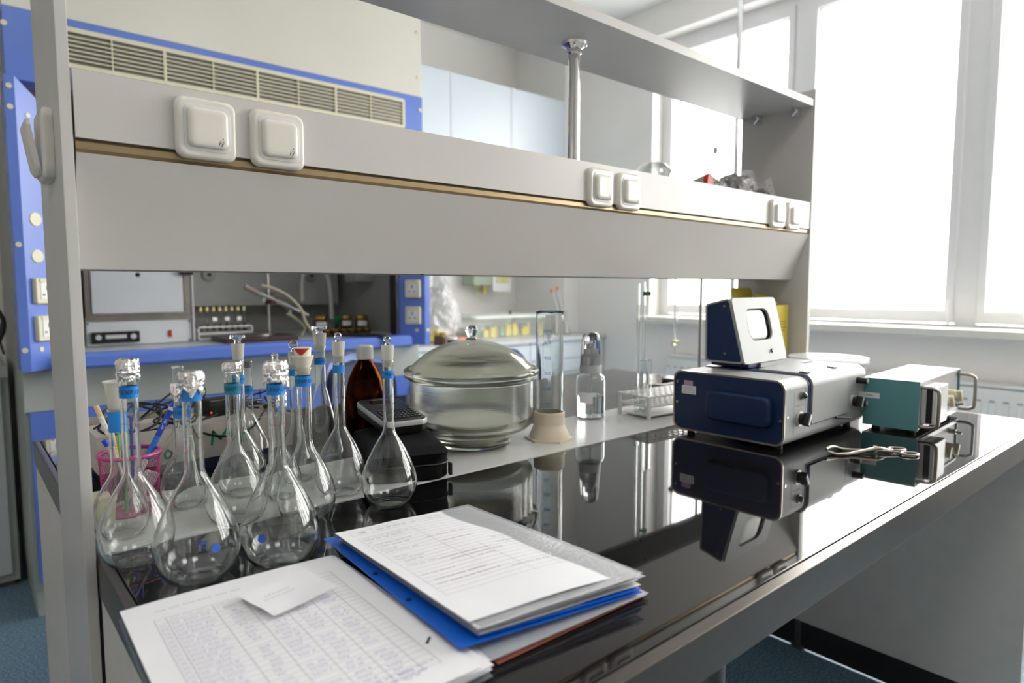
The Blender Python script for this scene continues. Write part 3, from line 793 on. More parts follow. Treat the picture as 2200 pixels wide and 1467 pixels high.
for r_ in range(5):
    for c_ in range(9):
        kx = -.030+c_*.0075; ky = -.062+r_*.0118
        if abs(kx) > .036: continue
        bm = B(); box(bm, kx+.043-.0029, kx+.043+.0029, ky+.080-.0038, ky+.080+.0038, .0294, .0312, bev=.0006, seg=1, mtx=tilt)
        box(bm, kx+.043-.0029, kx+.043+.0029, ky+.080-.0038, ky+.080+.0038, .0294, .0296, mtx=tilt)
        k_ = obj('key', bm, 'black', t)
        bm = B(); box(bm, kx+.043-.0009, kx+.043+.0009, ky+.080-.0007, ky+.080+.0013, .03122, .03128, mtx=tilt); obj('key_legend', bm, 'grey_legend', k_)

# desiccator
t = thing('glass_desiccator', 'large round glass desiccator with domed lid and knob, in the middle of the bench', 'desiccator', (.797, 1.052, SZ)); t.scale = (1.02, 1.02, 1.02)
bm = B(); wt = .004
out = [(0, .003), (.070, .0), (.078, .003), (.079, .008), (.080, .018), (.090, .026), (.100, .031), (.112, .036), (.1195, .043), (.1225, .056), (.1225, .128), (.1235, .133), (.133, .137), (.1335, .1425), (.124, .1432)]
inn = [(.1175, .1432), (.1180, .132), (.1175, .060), (.113, .048), (.103, .040), (.088, .036), (.0755, .026), (.073, .010), (.060, .006), (0, .006)]
lathe(bm, out+inn, 80); obj('lower_bowl', bm, 'dglass', t, angle=80)
bm = B()
out = [(.125, .1440), (.134, .1445), (.1345, .1495), (.130, .1535)]+smooth_prof([(.121, .1560), (.112, .1640), (.098, .1760), (.078, .1890), (.052, .2000), (.026, .2065), (.013, .2085)], 5)+[(.0095, .2110), (.0085, .2160),
       (.0105, .2200), (.0125, .2260), (.0120, .2320), (.0085, .2370), (0, .2385)]
inn = [(0, .2035)]+smooth_prof([(.012, .2032), (.026, .2015), (.052, .1955), (.077, .1845), (.095, .1725), (.108, .1610), (.117, .1520)], 5)+[(.119, .1440)]
lathe(bm, out+inn+[(.125, .1440)], 80); lid = obj('domed_lid', bm, 'dglass', t, angle=80)
bm = B(); lathe(bm, [(0, .0455), (.096, .0455), (.097, .0475), (.096, .0495), (0, .0495)], 60)
obj('porcelain_plate', bm, 'white_por', t) if 'white_por' in M else (M.__setitem__('white_por', mat('porcelain', (.66, .65, .58), .3, noise_amt=.03)), obj('porcelain_plate', bm, 'white_por', t))
bm = B(); lathe(bm, [(0, .0102), (.068, .0102), (.071, .014), (.071, .026), (.060, .030), (0, .032)], 48, fn=None); obj('drying_agent', bm, 'white_por', t)

# measuring cylinder
t = thing('measuring_cylinder', 'tall glass measuring cylinder with blue scale in a beige hexagonal foot', 'measuring cylinder', (.945, .978, SZ))
bm = B()
hexa = [(.053*math.cos(PI/3*k+.2), .053*math.sin(PI/3*k+.2)) for k in range(6)]
prism(bm, hexa, .0, .004, lambda a, b, tt: Vector((a, b, tt)))
lathe(bm, [(0, .0041), (.043, .0041), (.041, .012), (.034, .027), (.0325, .032), (.0325, .057), (.0315, .0585), (.0295, .0585), (.0295, .030), (0, .030)], 48); obj('plastic_foot', bm, 'beige', t, angle=40)
bm = B()
def spout(co):
    return co
def spout_fn(zc):
    return None
rgs = lathe(bm, [(0, .033), (.026, .0325), (.0282, .036), (.0284, .262), (.0284, .2655), (.0298, .2675), (.0298, .2690), (.0282, .2690), (.0268, .262), (.0266, .038), (.024, .036), (0, .036)], 56)
for v in bm.verts:
    if v.co.z > .258:
        a = math.atan2(v.co.y, v.co.x) - math.radians(-127)
        k = math.exp(-(a/.16)**2)*(v.co.z-.258)/.011
        v.co += Vector((math.cos(math.radians(-127)), math.sin(math.radians(-127)), 0))*.006*k
obj('glass_tube', bm, 'clear', t, angle=80)
A0 = math.radians(-158)
for z, s in ((.0775, '100'), (.1095, '200'), (.1415, '300'), (.1735, '400'), (.2055, '500')):
    text_obj('scale_number', s, .0100, 'tape', t, lambda a, b, z=z: Vector((.0287*math.cos(A0+.26+a/.0285), .0287*math.sin(A0+.26+a/.0285), z+b)))
text_obj('scale_mark', '5/10', .0095, 'tape', t, lambda a, b: Vector((.0287*math.cos(A0+.26+a/.0285), .0287*math.sin(A0+.26+a/.0285), .2290+b)))
bm = B()
for i in range(61):
    z = .066+i*.0027
    w = .16 if i % 10 == 0 else (.12 if i % 5 == 0 else .08)
    for k in range(3):
        a0 = A0-.10+w*k/3; a1 = A0-.10+w*(k+1)/3
        bm.faces.new([bm.verts.new((.0286*math.cos(a), .0286*math.sin(a), zz)) for a, zz in ((a0, z-.0003), (a1, z-.0003), (a1, z+.0003), (a0, z+.0003))])
obj('graduation_lines', bm, 'tape', t, recalc=False)

# spray bottle
t = thing('spray_bottle', 'clear plastic spray bottle with domed cap, partly filled with liquid', 'bottle', (1.178, 1.075, SZ))
bm = B(); R = .0355
pr = [(0, .002), (.032, .0), (R, .004), (R, .094), (.033, .102), (.026, .107), (.024, .109), (.024, .113)]
lathe(bm, pr+[(max(r-.0011, 0) if r else 0, z+(.0012 if z < .01 else 0)) for r, z in pr[::-1]], 48); obj('bottle_body', bm, 'clearp', t, angle=80)
bm = B(); lathe(bm, [(0, .0035), (R-.0016, .005), (R-.0014, .056), (0, .056)], 48); obj('liquid', bm, 'water', t, angle=80)
bm = B(); lathe(bm, [(.0258, .1095), (.0272, .112), (.0262, .130), (.0255, .1305), (.0245, .130), (.0248, .1135), (.0258, .1095)], 48); obj('collar', bm, 'milky', t) if 'milky' in M else (M.__setitem__('milky', mat('milky_plastic', (.75, .76, .76), .35, trans=.35)), obj('collar', bm, 'milky', t))
bm = B(); pr = [(.0260, .1310), (.0235, .160), (.0215, .190), (.0195, .202), (.013, .209), (0, .2115)]
lathe(bm, pr+[(max(r-.001, 0), z-(.001 if r < .02 else 0)) for r, z in pr[::-1]]+[pr[0]], 48); obj('dome_cap', bm, 'clearp', t, angle=80)
bm = B(); lathe(bm, [(0, .1135), (.0165, .1135), (.0165, .150), (.010, .156), (.010, .168), (.006, .170), (.006, .182), (0, .183)], 24); cyl(bm, (0, 0, .176), (-.011, -.004, .179), .0035); obj('spray_pump', bm, 'milky', t)
bm = B(); cyl(bm, (0, 0, .008), (0, 0, .113), .0022); obj('dip_tube', bm, 'milky', t)
bm = B()
n = 10; V = []
for k in range(n+1):
    a = math.radians(-180)+.9*k/n
    V.append((bm.verts.new(((R+.0003)*math.cos(a), (R+.0003)*math.sin(a), .040)), bm.verts.new(((R+.0003)*math.cos(a), (R+.0003)*math.sin(a), .066))))
for a, b in zip(V, V[1:]): bm.faces.new((a[0], b[0], b[1], a[1]))
obj('paper_label', bm, 'paper', t, recalc=False)

# test tube rack
t = thing('test_tube_rack', 'white plastic test tube rack on the pale centre strip behind the blue instrument', 'rack', (1.262, .962, SZ), math.radians(-4.4))
L, W_ = .250, .096
def grid_plate(z):
    bm = B(); nx, ny = 12, 5; cx, cyy = L/nx, W_/ny; r = min(cx, cyy)*.40
    for i in range(nx):
        for j in range(ny):
            o_ = (i+.5)*cx, (j+.5)*cyy
            sq = []; ci = []
            for k in range(16):
                a = 2*PI*k/16+PI/16; d = max(abs(math.cos(a)), abs(math.sin(a)))
                sq.append((o_[0]+math.cos(a)/d*cx/2, o_[1]+math.sin(a)/d*cyy/2)); ci.append((o_[0]+math.cos(a)*r, o_[1]+math.sin(a)*r))
            frame_ring(bm, sq, ci, z, z+.0022, lambda a, b, tt: Vector((a, b, tt)))
    bmesh.ops.remove_doubles(bm, verts=bm.verts[:], dist=.00001)
    return obj('perforated_tier', bm, 'white', t, smooth=False)
grid_plate(.0535); grid_plate(.030)
quick('base_plate', 'white', t, (0, L, 0, W_, .006, .0085))
for i, (ax, ay) in enumerate(((0, 0), (L, 0), (0, W_), (L, W_), )):
    quick('corner_post', 'white', t, (ax-.004, ax+.004, ay-.004, ay+.004, 0, .0560), bev=.0008)
bm = B()
for z in (.030, .0535):
    box(bm, 0, L, -.0015, 0, z-.003, z+.002); box(bm, 0, L, W_, W_+.0015, z-.003, z+.002); box(bm, -.0015, 0, 0, W_, z-.003, z+.002); box(bm, L, L+.0015, 0, W_, z-.003, z+.002)
obj('edge_rail', bm, 'white', t, smooth=False)
rack_m = Matrix.Translation((1.262, .962, SZ)) @ Matrix.Rotation(math.radians(-4.4), 4, 'Z')
cx, cyy = L/12, W_/5
def hole(i, j): return rack_m @ Vector(((i+.5)*cx, (j+.5)*cyy, .0088))
for (i, j, h, lab) in ((0, 2, .062, 'short test tube in the left end of the white rack'), (3, 4, .062, 'round-topped test tube in the white rack, left of two alike'), (4, 4, .063, 'round-topped test tube in the white rack nearest the black handle')):
    p = hole(i, j); tt = thing('test_tube', lab, 'test tube', tuple(p)); r = .0066
    bm = B()
    if i == 0: pr = [(0, 0), (.003, .0006), (.0055, .003), (r, .007), (r, h), (r*1.08, h+.0008)]; lathe(bm, pr+[(max(a-.0009, 0), z+(.001 if z < .007 else 0)) for a, z in pr[::-1]], 24)
    else: pr = [(r, 0), (r, h-.006), (.0055, h-.002), (.003, h), (0, h+.0005)]; lathe(bm, pr+[(max(a-.0009, 0), z-(.001 if z > .05 else 0)) for a, z in pr[::-1]]+[(r, 0)], 24)
    obj('glass_tube', bm, 'clear', tt, angle=80)
def pipette(i, j, H_, lab, bulb, flag=False, lean=(0, 0)):
    p = hole(i, j); tt = thing('glass_pipette', lab, 'pipette', tuple(p))
    S = Matrix(((1, 0, lean[0], 0), (0, 1, lean[1], 0), (0, 0, 1, 0), (0, 0, 0, 1)))
    bm = B(); r = .0036
    pr = [(.0009, 0), (.0016, .012), (r, .035), (r, H_-.09), (r, H_)] if not bulb else [(.0009, 0), (.0016, .012), (r, .035), (r, H_*.30), (r, H_-.02), (r*.7, H_-.012), (r*.7, H_)]
    lathe(bm, pr+[(max(a-.0009, .0004), z) for a, z in pr[::-1]]+[pr[0]], 20, mtx=S); obj('glass_tube', bm, 'clear', tt, angle=80)
    bm = B()
    for k in range(26):
        z = H_*.22+k*.0062; 
        for q in range(3):
            a0 = -2.5+q*.25; bm.faces.new([bm.verts.new(S @ Vector(((r+.0001)*math.cos(a), (r+.0001)*math.sin(a), zz))) for a, zz in ((a0, z), (a0+.25, z), (a0+.25, z+.0007), (a0, z+.0007))])
    obj('graduation_lines', bm, 'ringm', tt, recalc=False)
    if flag:
        bm = B(); z = H_-.028; a = Vector((math.cos(-.7), math.sin(-.7), 0))
        q0 = S @ Vector((0, 0, z)); 
        prism(bm, [(-.0046, -.0055), (.015, -.0055), (.015, .0045), (-.0046, .0045)], -.0042, -.0046, lambda u, v, tq: q0 + a*u + Vector((a.y, -a.x, 0))*(-tq) + Vector((0, 0, v)))
        obj('green_tape_flag', bm, 'greent', tt)
M['greent'] = mat('green_tape', (.0, .32, .12), .4, noise_amt=.03)
pipette(1, 3, .318, 'tall glass pipette standing in the white rack, left one without tape', False)
pipette(2, 3, .322, 'tall glass pipette standing in the white rack, with a green tape flag', True, True)
for (i, j, lab) in ((1, 2, 'wide clear sample tube at the foot of the plain pipette'), (2, 2, 'wide clear sample tube at the foot of the pipette with green tape')):
    p = hole(i, j); tt = thing('sample_tube', lab, 'test tube', tuple(p)); bm = B(); r = .0072; h = .128
    pr = [(0, 0), (.004, .0006), (r, .006), (r, h), (r*1.1, h+.001)]; lathe(bm, pr+[(max(a-.0009, 0), z+(.001 if z < .007 else 0)) for a, z in pr[::-1]], 28); obj('glass_tube', bm, 'clear', tt, angle=80)

# black handle behind the instrument
t = thing('black_handled_tool', 'tool with a black slotted plastic handle behind the test tube rack', 'tool', (1.60, 1.21, TZ+.0145), math.radians(-12))
f = lambda a, b, tt: Vector((a, tt, b))
bm = B(); hp = [(0, .003), (.012, .011), (.05, .009), (.11, .012), (.14, .008), (.14, -.006), (.10, -.010), (.05, -.008), (.012, -.012), (0, -.006)]
prism(bm, hp, -.012, .012, f); bmesh.ops.bevel(bm, geom=bm.edges[:], offset=.002, segments=2, affect='EDGES'); obj('handle', bm, 'black', t)
bm = B(); prism(bm, rrect(.014, .006, .003), -.0124, -.0121, lambda a, b, tt: Vector((a+.018, tt, b))); obj('hanging_slot', bm, 'mgrey', t)
bm = B(); cyl(bm, (.14, 0, 0), (.26, 0, -.008), .005); obj('shaft', bm, 'steel', t)

# ---------------------------------------------------------------- colorimeter
t = thing('photoelectric_colorimeter', 'navy and silver laboratory colorimeter with meter head and rotary knobs', 'instrument', (1.207, .598, TZ), math.radians(.9))
W_, D_, Hh, z0 = .392, .253, .130, .0095
fx = lambda a, b, tt: Vector((tt, a+D_/2, b+z0+Hh/2))
RR = rrect(D_, Hh, .020, 8)
RRi = rrect(D_-.007, Hh-.007, .0175, 8)
bm = B(); loft(bm, [(RR, .004), (RR, W_-.004)], fx); obj('housing', bm, 'alu', t, angle=50)
for x0, s in ((.0, 1), (W_-.004, 1)):
    bm = B(); frame_ring(bm, RR, RRi, x0, x0+.0039, fx); obj('end_trim', bm, 'handle', t, angle=50)
bm = B(); prism(bm, RRi, .0015, .0039, fx); sp = obj('side_panel', bm, 'navy', t, angle=50)
bm = B(); prism(bm, RRi, W_-.0039, W_-.0015, fx); obj('side_panel', bm, 'navy', t, angle=50)
bm = B(); bp = rrect(.142, .062, .016, 8); o2 = (.095-D_/2, .065-Hh/2)
loft(bm, [([(a+o2[0], b+o2[1]) for a, b in bp], .0014), ([(a+o2[0], b+o2[1]) for a, b in bp], -.010), ([(a*.97+o2[0], b*.93+o2[1]) for a, b in bp], -.0135), ([(a*.90+o2[0], b*.80+o2[1]) for a, b in bp], -.0150)], fx)
obj('raised_side_cover', bm, 'navy', t, angle=50)
for (a, b) in ((.008, .052), (.242, .060), (.242, .105)):
    bm = B(); cyl(bm, (.0014, a, b+z0), (-.0015, a, b+z0), .0028, seg=12); obj('side_screw', bm, 'handle', t)
bm = B(); prism(bm, [(.197, .080), (.232, .080), (.232, .098), (.197, .098)], .0013, .0008, lambda a, b, tt: Vector((tt, a, b+z0))); st = obj('paper_sticker', bm, 'paper', t, smooth=False)
bm = B()
for k in range(3):
    for q in range(5): box(bm, .0005, .0007, .200+q*.006, .2043+q*.006-.001*((k*q) % 2), .0835+k*.0045+z0, .0843+k*.0045+z0)
obj('handwritten_lines', bm, 'toner', st, smooth=False)
M['lilac'] = mat('lilac_sticker', (.60, .42, .62), .5, noise_amt=.05)
bm = B(); prism(bm, [(.205, .0985), (.227, .0985), (.227, .109), (.205, .109)], .0013, .0008, lambda a, b, tt: Vector((tt, a, b+z0))); st2 = obj('lilac_sticker', bm, 'lilac', t, smooth=False)
bm = B()
for k in range(2):
    for q in range(3): box(bm, .0005, .0007, .207+q*.0065, .2123+q*.0065, .1010+k*.0040+z0, .1018+k*.0040+z0)
obj('printed_lines', bm, 'toner', st2, smooth=False)
for a in (.025, .225):
    for xx in (.03, W_-.03):
        bm = B(); cyl(bm, (xx, a, 0), (xx, a, z0+.002), .008); obj('rubber_foot', bm, 'rubber', t)
# front face details (front plane y = 0)
def outline(x0, x1, zz0, zz1, nm='panel_outline'):
    o_ = rrect(x1-x0, zz1-zz0, .006, 5); i_ = [(a*(1-.0010/(x1-x0)), b*(1-.0010/(zz1-zz0))) for a, b in o_]
    bm = B(); frame_ring(bm, o_, i_, .0, -.0002, lambda a, b, tt: Vector((a+(x0+x1)/2, tt, b+(zz0+zz1)/2+z0))); obj(nm, bm, 'toner', t, smooth=False)
outline(.038, .088, .020, .110); outline(.300, .375, .020, .110)
M['greenlamp'] = mat('green_pilot_lamp', (.0, .07, .05), .08, coat=1)
bm = B(); cyl(bm, (.070, .0, .098+z0-.002), (.070, -.004, .098+z0-.002), .0085); pl = obj('pilot_lamp', bm, 'handle', t)
bm = B(); lathe(bm, [(0, .007), (.004, .006), (.0068, .003), (.007, 0), (0, 0)], 20, mtx=Matrix.Translation((.070, -.0042, .096+z0)) @ Matrix.Rotation(PI/2, 4, 'X')); obj('lens', bm, 'greenlamp', pl)
def knob(x, z, ang=0.0):
    bm = B(); cyl(bm, (x, 0, z), (x, -.0035, z), .0150, seg=36); o1 = obj('knob_skirt', bm, 'silver', t)
    bm = B(); cyl(bm, (x, -.0036, z), (x, -.010, z), .0115, .0110, seg=36)
    R_ = Matrix.Translation((x, 0, z)) @ Matrix.Rotation(ang, 4, 'Y')
    box(bm, -.0060, .0060, -.022, -.008, -.0125, .0125, bev=.0015, mtx=R_); o_ = obj('pointer_knob', bm, 'black', o1)
    bm = B(); box(bm, -.0025, .0025, -.0228, -.0221, -.0105, .0120, mtx=R_); 
    return obj_attach('pointer_inlay', bm, 'white', o_)
def obj_attach(nm, bm, m, parent):
    # inlays belong to the knob's skirt: never deeper than thing > part > sub-part
    p = parent.parent if parent.parent is not None and parent.parent.parent is not None else parent
    return obj(nm, bm, m, p)
knob(.062, .050+z0, .45); knob(.325, .054+z0, .35)
bm = B()
for k in range(11):
    a = math.radians(140+k*26); R_ = Matrix.Translation((.062, 0, .050+z0)) @ Matrix.Rotation(a, 4, 'Y')
    box(bm, .0175, .0195, -.0003, 0, -.0004, .0004, mtx=R_)
for k in range(7): box(bm, .045+k*.005, .0483+k*.005, -.0003, 0, .0755+z0, .0768+z0)
for k in range(5): box(bm, .306+k*.005, .3093+k*.005, -.0003, 0, .0790+z0, .0802+z0)
for k in range(5): box(bm, .342+k*.005, .3453+k*.005, -.0003, 0, .0850+z0, .0862+z0)
obj('printed_scale', bm, 'toner', t, smooth=False)
for zc in (.100, .050):
    bm = B(); cyl(bm, (.348, 0, zc+z0), (.348, -.022, zc+z0), .0078, .0072, seg=28); kk = obj('push_knob', bm, 'black', t)
    bm = B(); cyl(bm, (.348, -.0222, zc+z0), (.348, -.0230, zc+z0), .0060, seg=24); obj('knob_cap', bm, 'silver', kk)
for (xx, zz) in ((.012, .058), (.372, .068)):
    bm = B(); cyl(bm, (xx, 0, zz+z0), (xx, -.0012, zz+z0), .0028, seg=12); obj('front_screw', bm, 'chrome', t)
# hinged cell lid wrapping over the top edge, with navy channel around it
def wrap(x0, x1, off, zlow, yback, nm, m, th=.002):
    r = .020+off
    path = [(0-off, zlow)]
    for k in range(9):
        a = PI + (-PI/2)*k/8
        path.append((.020+r*math.cos(a), Hh-.020+r*math.sin(a)))
    path.append((yback, Hh+off))
    bm = B(); rows = []
    for (y, z) in path: rows.append((y, z))
    inner = [(-off+th, zlow)]
    r2 = r-th
    for k in range(9):
        a = PI + (-PI/2)*k/8
        inner.append((.020+r2*math.cos(a), Hh-.020+r2*math.sin(a)))
    inner.append((yback, Hh+off-th))
    prism(bm, rows+inner[::-1], x0, x1, lambda a, b, tt: Vector((tt, a, b+z0)))
    return obj(nm, bm, m, t, angle=50)
wrap(.098, .292, .0012, .030, .115, 'cell_lid_channel', 'navy', .0011)
wrap(.108, .284, .0055, .034, .112, 'cell_lid', 'alu', .0042)
quick('lid_plate', 'alu', t, (.150, .374, .113, .235, Hh+z0+.0002, Hh+z0+.004), bev=.0008)
quick('lid_hinge_strip', 'navy', t, (.098, .150, .113, .235, Hh+z0+.0001, Hh+z0+.0022))
for xx in (.122, .255):
    bm = B(); box(bm, xx-.012, xx+.012, .010, .026, Hh+z0+.0058, Hh+z0+.0080, bev=.0006); obj('lid_clip', bm, 'navy', t)
bm = B(); cyl(bm, (.232, -.002, .030+z0), (.268, -.020, .026+z0), .0028); obj('slide_lever', bm, 'dsteel', t)
for (xx, yy) in ((.045, .03), (.075, .06), (.30, .20), (.33, .14), (.20, .15), (.22, .17)):
    bm = B(); zt = Hh+z0+(.0042 if (xx > .15 and yy > .113) else .0)
    cyl(bm, (xx, yy, zt), (xx, yy, zt+.0015), .0022, seg=10); obj('top_screw', bm, 'chrome', t)
# meter head
cm = Matrix.Translation((.078, .128, 0)) @ Matrix.Rotation(math.radians(.4), 4, 'Z')
zt = Hh+z0+.0042
quick('meter_base', 'navy', t, (.105, .260, .134, .225, zt, zt+.0105), bev=.002)
quick('meter_base_plate', 'alu', t, (.150, .262, .129, .1338, zt, zt+.009))
hw = .196
hz = zt+.011
side = [(0, 0), (.096, 0), (.098, .128), (.036, .142)]
def rnd_poly(P, r, n=5):
    out = []
    for i in range(len(P)):
        a, b, c = Vector(P[i-1]), Vector(P[i]), Vector(P[(i+1) % len(P)])
        d1, d2 = (a-b).normalized(), (c-b).normalized(); ang = d1.angle(d2); L_ = r/math.tan(ang/2)
        p1, p2 = b+d1*L_, b+d2*L_; cen = b+(d1+d2).normalized()*(r/math.sin(ang/2))
        a1 = math.atan2((p1-cen).y, (p1-cen).x); a2 = math.atan2((p2-cen).y, (p2-cen).x)
        da = (a2-a1+PI) % (2*PI)-PI
        out += [(cen.x+r*math.cos(a1+da*k/n), cen.y+r*math.sin(a1+da*k/n)) for k in range(n+1)]
    return out
SO = rnd_poly([(.0057, 0), (.096, 0), (.098, .128), (.0415, .1415)], .007); SI = rnd_poly([(.0075, .0035), (.0925, .0035), (.0945, .1245), (.0430, .1370)], .006)
fh = lambda a, b, tt: cm @ Vector((tt, a, b+hz))
# shell with a real meter opening in the slanted front: left/right bands + front plate with window
bm = B(); frame_ring(bm, SO, SI, .0, hw, fh); obj('meter_shell', bm, 'alu', t, angle=50)
slope = math.atan2(.036, .142); Ls = math.hypot(.036, .142)
fpm = cm @ Matrix.Translation((hw/2, 0, hz)) @ Matrix.Rotation(-slope, 4, 'X')
win = rrect(.108, .072, .022, 8); wo_ = [(a, b+.085) for a, b in win]
outr = [(a, b+Ls/2) for a, b in rrect(hw, Ls, .010, 8)]
bm = B(); frame_ring(bm, outr, wo_, .0, .0055, lambda a, b, tt: fpm @ Vector((a, tt, b))); obj('meter_front_plate', bm, 'alu', t, angle=50)
bm = B(); prism(bm, SI, .002, .0045, fh); obj('meter_side_panel', bm, 'navy', t, angle=50)
bm = B(); prism(bm, SI, hw-.0045, hw-.002, fh); obj('meter_side_panel', bm, 'navy', t, angle=50)
for (a, b) in ((.052, .124), (.048, .020)):
    bm = B(); cyl(bm, cm @ Vector((.002, a, b+hz)), cm @ Vector((-.0008, a, b+hz)), .0026, seg=12); obj('head_screw', bm, 'handle', t)
# dial window: black recess, domed pale dial glass, scale arc, needle
bm = B(); prism(bm, [(a*.985, b*.985+.085) for a, b in win], .0049, .0053, lambda a, b, tt: fpm @ Vector((a, tt, b))); obj('dial_surround', bm, 'matte', t, smooth=False)
dialp = [(a*.82-.0085, b*.93+.085) for a, b in rrect(.108, .072, .020, 8)]
bm = B(); loft(bm, [(dialp, .0048), ([((a+.0085)*.97-.0085, (b-.085)*.97+.085) for a, b in dialp], .0030), ([((a+.0085)*.85-.0085, (b-.085)*.85+.085) for a, b in dialp], .0016), ([((a+.0085)*.5-.0085, (b-.085)*.5+.085) for a, b in dialp], .0009)], lambda a, b, tt: fpm @ Vector((a, tt, b))); dl = obj('meter_dial', bm, 'dial', t, angle=70)
bm = B()
for k in range(31):
    a = math.radians(40+100*k/30); r1, r2 = .060, .0635 if k % 5 else .0665
    c0 = (-.007, .045)
    P = [(c0[0]+r1*math.cos(a-.004), c0[1]+r1*math.sin(a-.004)), (c0[0]+r1*math.cos(a+.004), c0[1]+r1*math.sin(a+.004)), (c0[0]+r2*math.cos(a+.004), c0[1]+r2*math.sin(a+.004)), (c0[0]+r2*math.cos(a-.004), c0[1]+r2*math.sin(a-.004))]
    bm.faces.new([bm.verts.new(fpm @ Vector((p[0], .0006, p[1]))) for p in P])
obj('scale_arc', bm, 'toner', dl, recalc=False)
bm = B(); cyl(bm, fpm @ Vector((.032, -.001, .022)), fpm @ Vector((.032, -.004, .022)), .0048); zs = obj('zero_screw', bm, 'black', t)
bm = B(); cyl(bm, fpm @ Vector((.032, -.0041, .022)), fpm @ Vector((.032, -.0046, .022)), .0032); obj('screw_slot', bm, 'chrome', zs)

# ---------------------------------------------------------------- teal instrument
t = thing('power_supply', 'teal and white bench instrument with chrome grab handles and two ivory knobs', 'instrument', (1.575, .483, TZ), math.radians(2.8))
W_, D_, Hh, z0 = .344, .112, .108, .0085
quick('side_panel', 'teal', t, (0, .003, 0, D_, z0, z0+Hh)); quick('side_panel', 'teal', t, (W_-.003, W_, 0, D_, z0, z0+Hh))
M['whitem'] = mat('white_enamel_top', (.74, .76, .77), .28, noise_amt=.01)
quick('top_cover', 'whitem', t, (.0031, W_-.0031, 0.0, D_, z0+Hh-.003, z0+Hh))
quick('front_panel', 'alu', t, (.0031, W_-.0031, .0045, .008, z0+.002, z0+Hh-.0031))
quick('rear_panel', 'alu', t, (.0031, W_-.0031, D_-.004, D_, z0+.002, z0+Hh-.0031))
quick('bottom_tray', 'mgrey', t, (.0031, W_-.0031, .0045, D_, z0, z0+.0018))
quick('meter_housing', 'whitem', t, (.030, .120, -.026, .0044, z0+.012, z0+.096), bev=.003)
quick('meter_strip', 'black', t, (.0292, .0299, -.018, -.006, z0+.015, z0+.092))
quick('front_lower_flap', 'whitem', t, (.030, W_-.010, -.0015, .0044, z0+.002, z0+.011))
def dhandle(x, y0):
    bm = B(); tube(bm, [(x, .0040, z0+.095), (x, -.020, z0+.095), (x, -.030, z0+.091), (x, -.034, z0+.082), (x, -.034, z0+.022), (x, -.030, z0+.013), (x, -.020, z0+.009), (x, .0040, z0+.009)], .0038, 12, sub=3)
    return obj('grab_handle', bm, 'handle', t)
dhandle(.011, 0); dhandle(W_-.009, 0)
for (x, z) in ((.150, .052), (.222, .056)):
    bm = B(); R_ = Matrix.Translation((x, .0044, z0+z)) @ Matrix.Rotation(PI/2, 4, 'X')
    lathe(bm, [(0, 0), (.018, 0), (.018, .003), (.0135, .005), (.0120, .026), (.010, .029), (0, .0295)], 28, mtx=R_)
    box(bm, -.0045, .0045, -.014, .014, .026, .036, bev=.0015, mtx=R_ @ Matrix.Rotation(.5, 4, 'Z')); obj('ivory_knob', bm, 'ivory', t)
bm = B(); frame_ring(bm, [(.0225*math.cos(2*PI*k/40), .0225*math.sin(2*PI*k/40)) for k in range(40)], [(.0215*math.cos(2*PI*k/40), .0215*math.sin(2*PI*k/40)) for k in range(40)], .0044, .0041, lambda a, b, tt: Vector((.222+a, tt, z0+.056+b))); obj('dial_ring', bm, 'toner', t, smooth=False)
bm = B(); cyl(bm, (.285, .0044, z0+.026), (.285, -.010, z0+.026), .006); cyl(bm, (.285, -.010, z0+.026), (.285, -.022, z0+.029), .003); obj('toggle_switch', bm, 'handle', t)
bm = B()
for k in range(9): box(bm, .140+k*.013, .150+k*.013, .0042, .00445, z0+.0905, z0+.0925)
M['redprint'] = mat('faded_red_print', (.62, .30, .28), .5)
obj('red_lettering', bm, 'redprint', t, smooth=False)
bm = B(); box(bm, .150, .215, .0042, .00445, z0+.083, z0+.0838); box(bm, .262, .300, .0042, .00445, z0+.040, z0+.0408); obj('printed_line', bm, 'toner', t, smooth=False)
bm = B(); prism(bm, [(.078, .062), (.122, .062), (.122, .074), (.078, .074)], -.0002, -.0006, lambda a, b, tt: Vector((tt, a, b+z0))); st = obj('white_sticker', bm, 'paper', t, smooth=False)
bm = B(); [box(bm, -.0009, -.0007, .092+k*.005, .0955+k*.005, .0665+z0, .0690+z0) for k in range(3)]; obj('sticker_print', bm, 'toner', st, smooth=False)
for (x, y) in ((.03, .02), (W_-.03, .02), (.03, D_-.02), (W_-.03, D_-.02)):
    bm = B(); cyl(bm, (x, y, 0), (x, y, z0-.0003), .009); obj('rubber_foot', bm, 'rubber', t)

# crucible tongs
t = thing('crucible_tongs', 'steel crucible tongs lying on the black glass in front of the two instruments', 'tongs', (0, 0, TZ))
P0 = Vector((1.262, .541, 0)); P1 = Vector((1.392, .441, 0)); d = (P1-P0).normalized(); n_ = Vector((-d.y, d.x, 0))
g = lambda u, v, z: P0+d*u+n_*v+Vector((0, 0, z))
Lg = (P1-P0).length
bm = B()
tube(bm, [g(.0, .000, .010), g(.012, .008, .012), g(.026, .013, .010), g(.045, .010, .0055), g(.10, .002, .0050), g(.125, -.004, .0040), g(.140, -.008, .0035)], .0030, 10, sub=4, rfn=lambda k: .0022+.0012*math.sin(k*PI))
ring1 = [g(.155+.0145*math.cos(a)*1.1, -.0165+.0115*math.sin(a), .0030) for a in [2*PI*k/28+2.4 for k in range(29)]]
tube(bm, ring1, .0022, 8)
obj('arm', bm, 'handle', t)
bm = B()
tube(bm, [g(.002, -.003, .006), g(.012, -.011, .003), g(.026, -.014, .003), g(.045, -.010, .0032), (g(.10, -.001, .0105)), g(.125, .006, .0055), g(.140, .012, .0040)], .0030, 10, sub=4, rfn=lambda k: .0022+.0012*math.sin(k*PI))
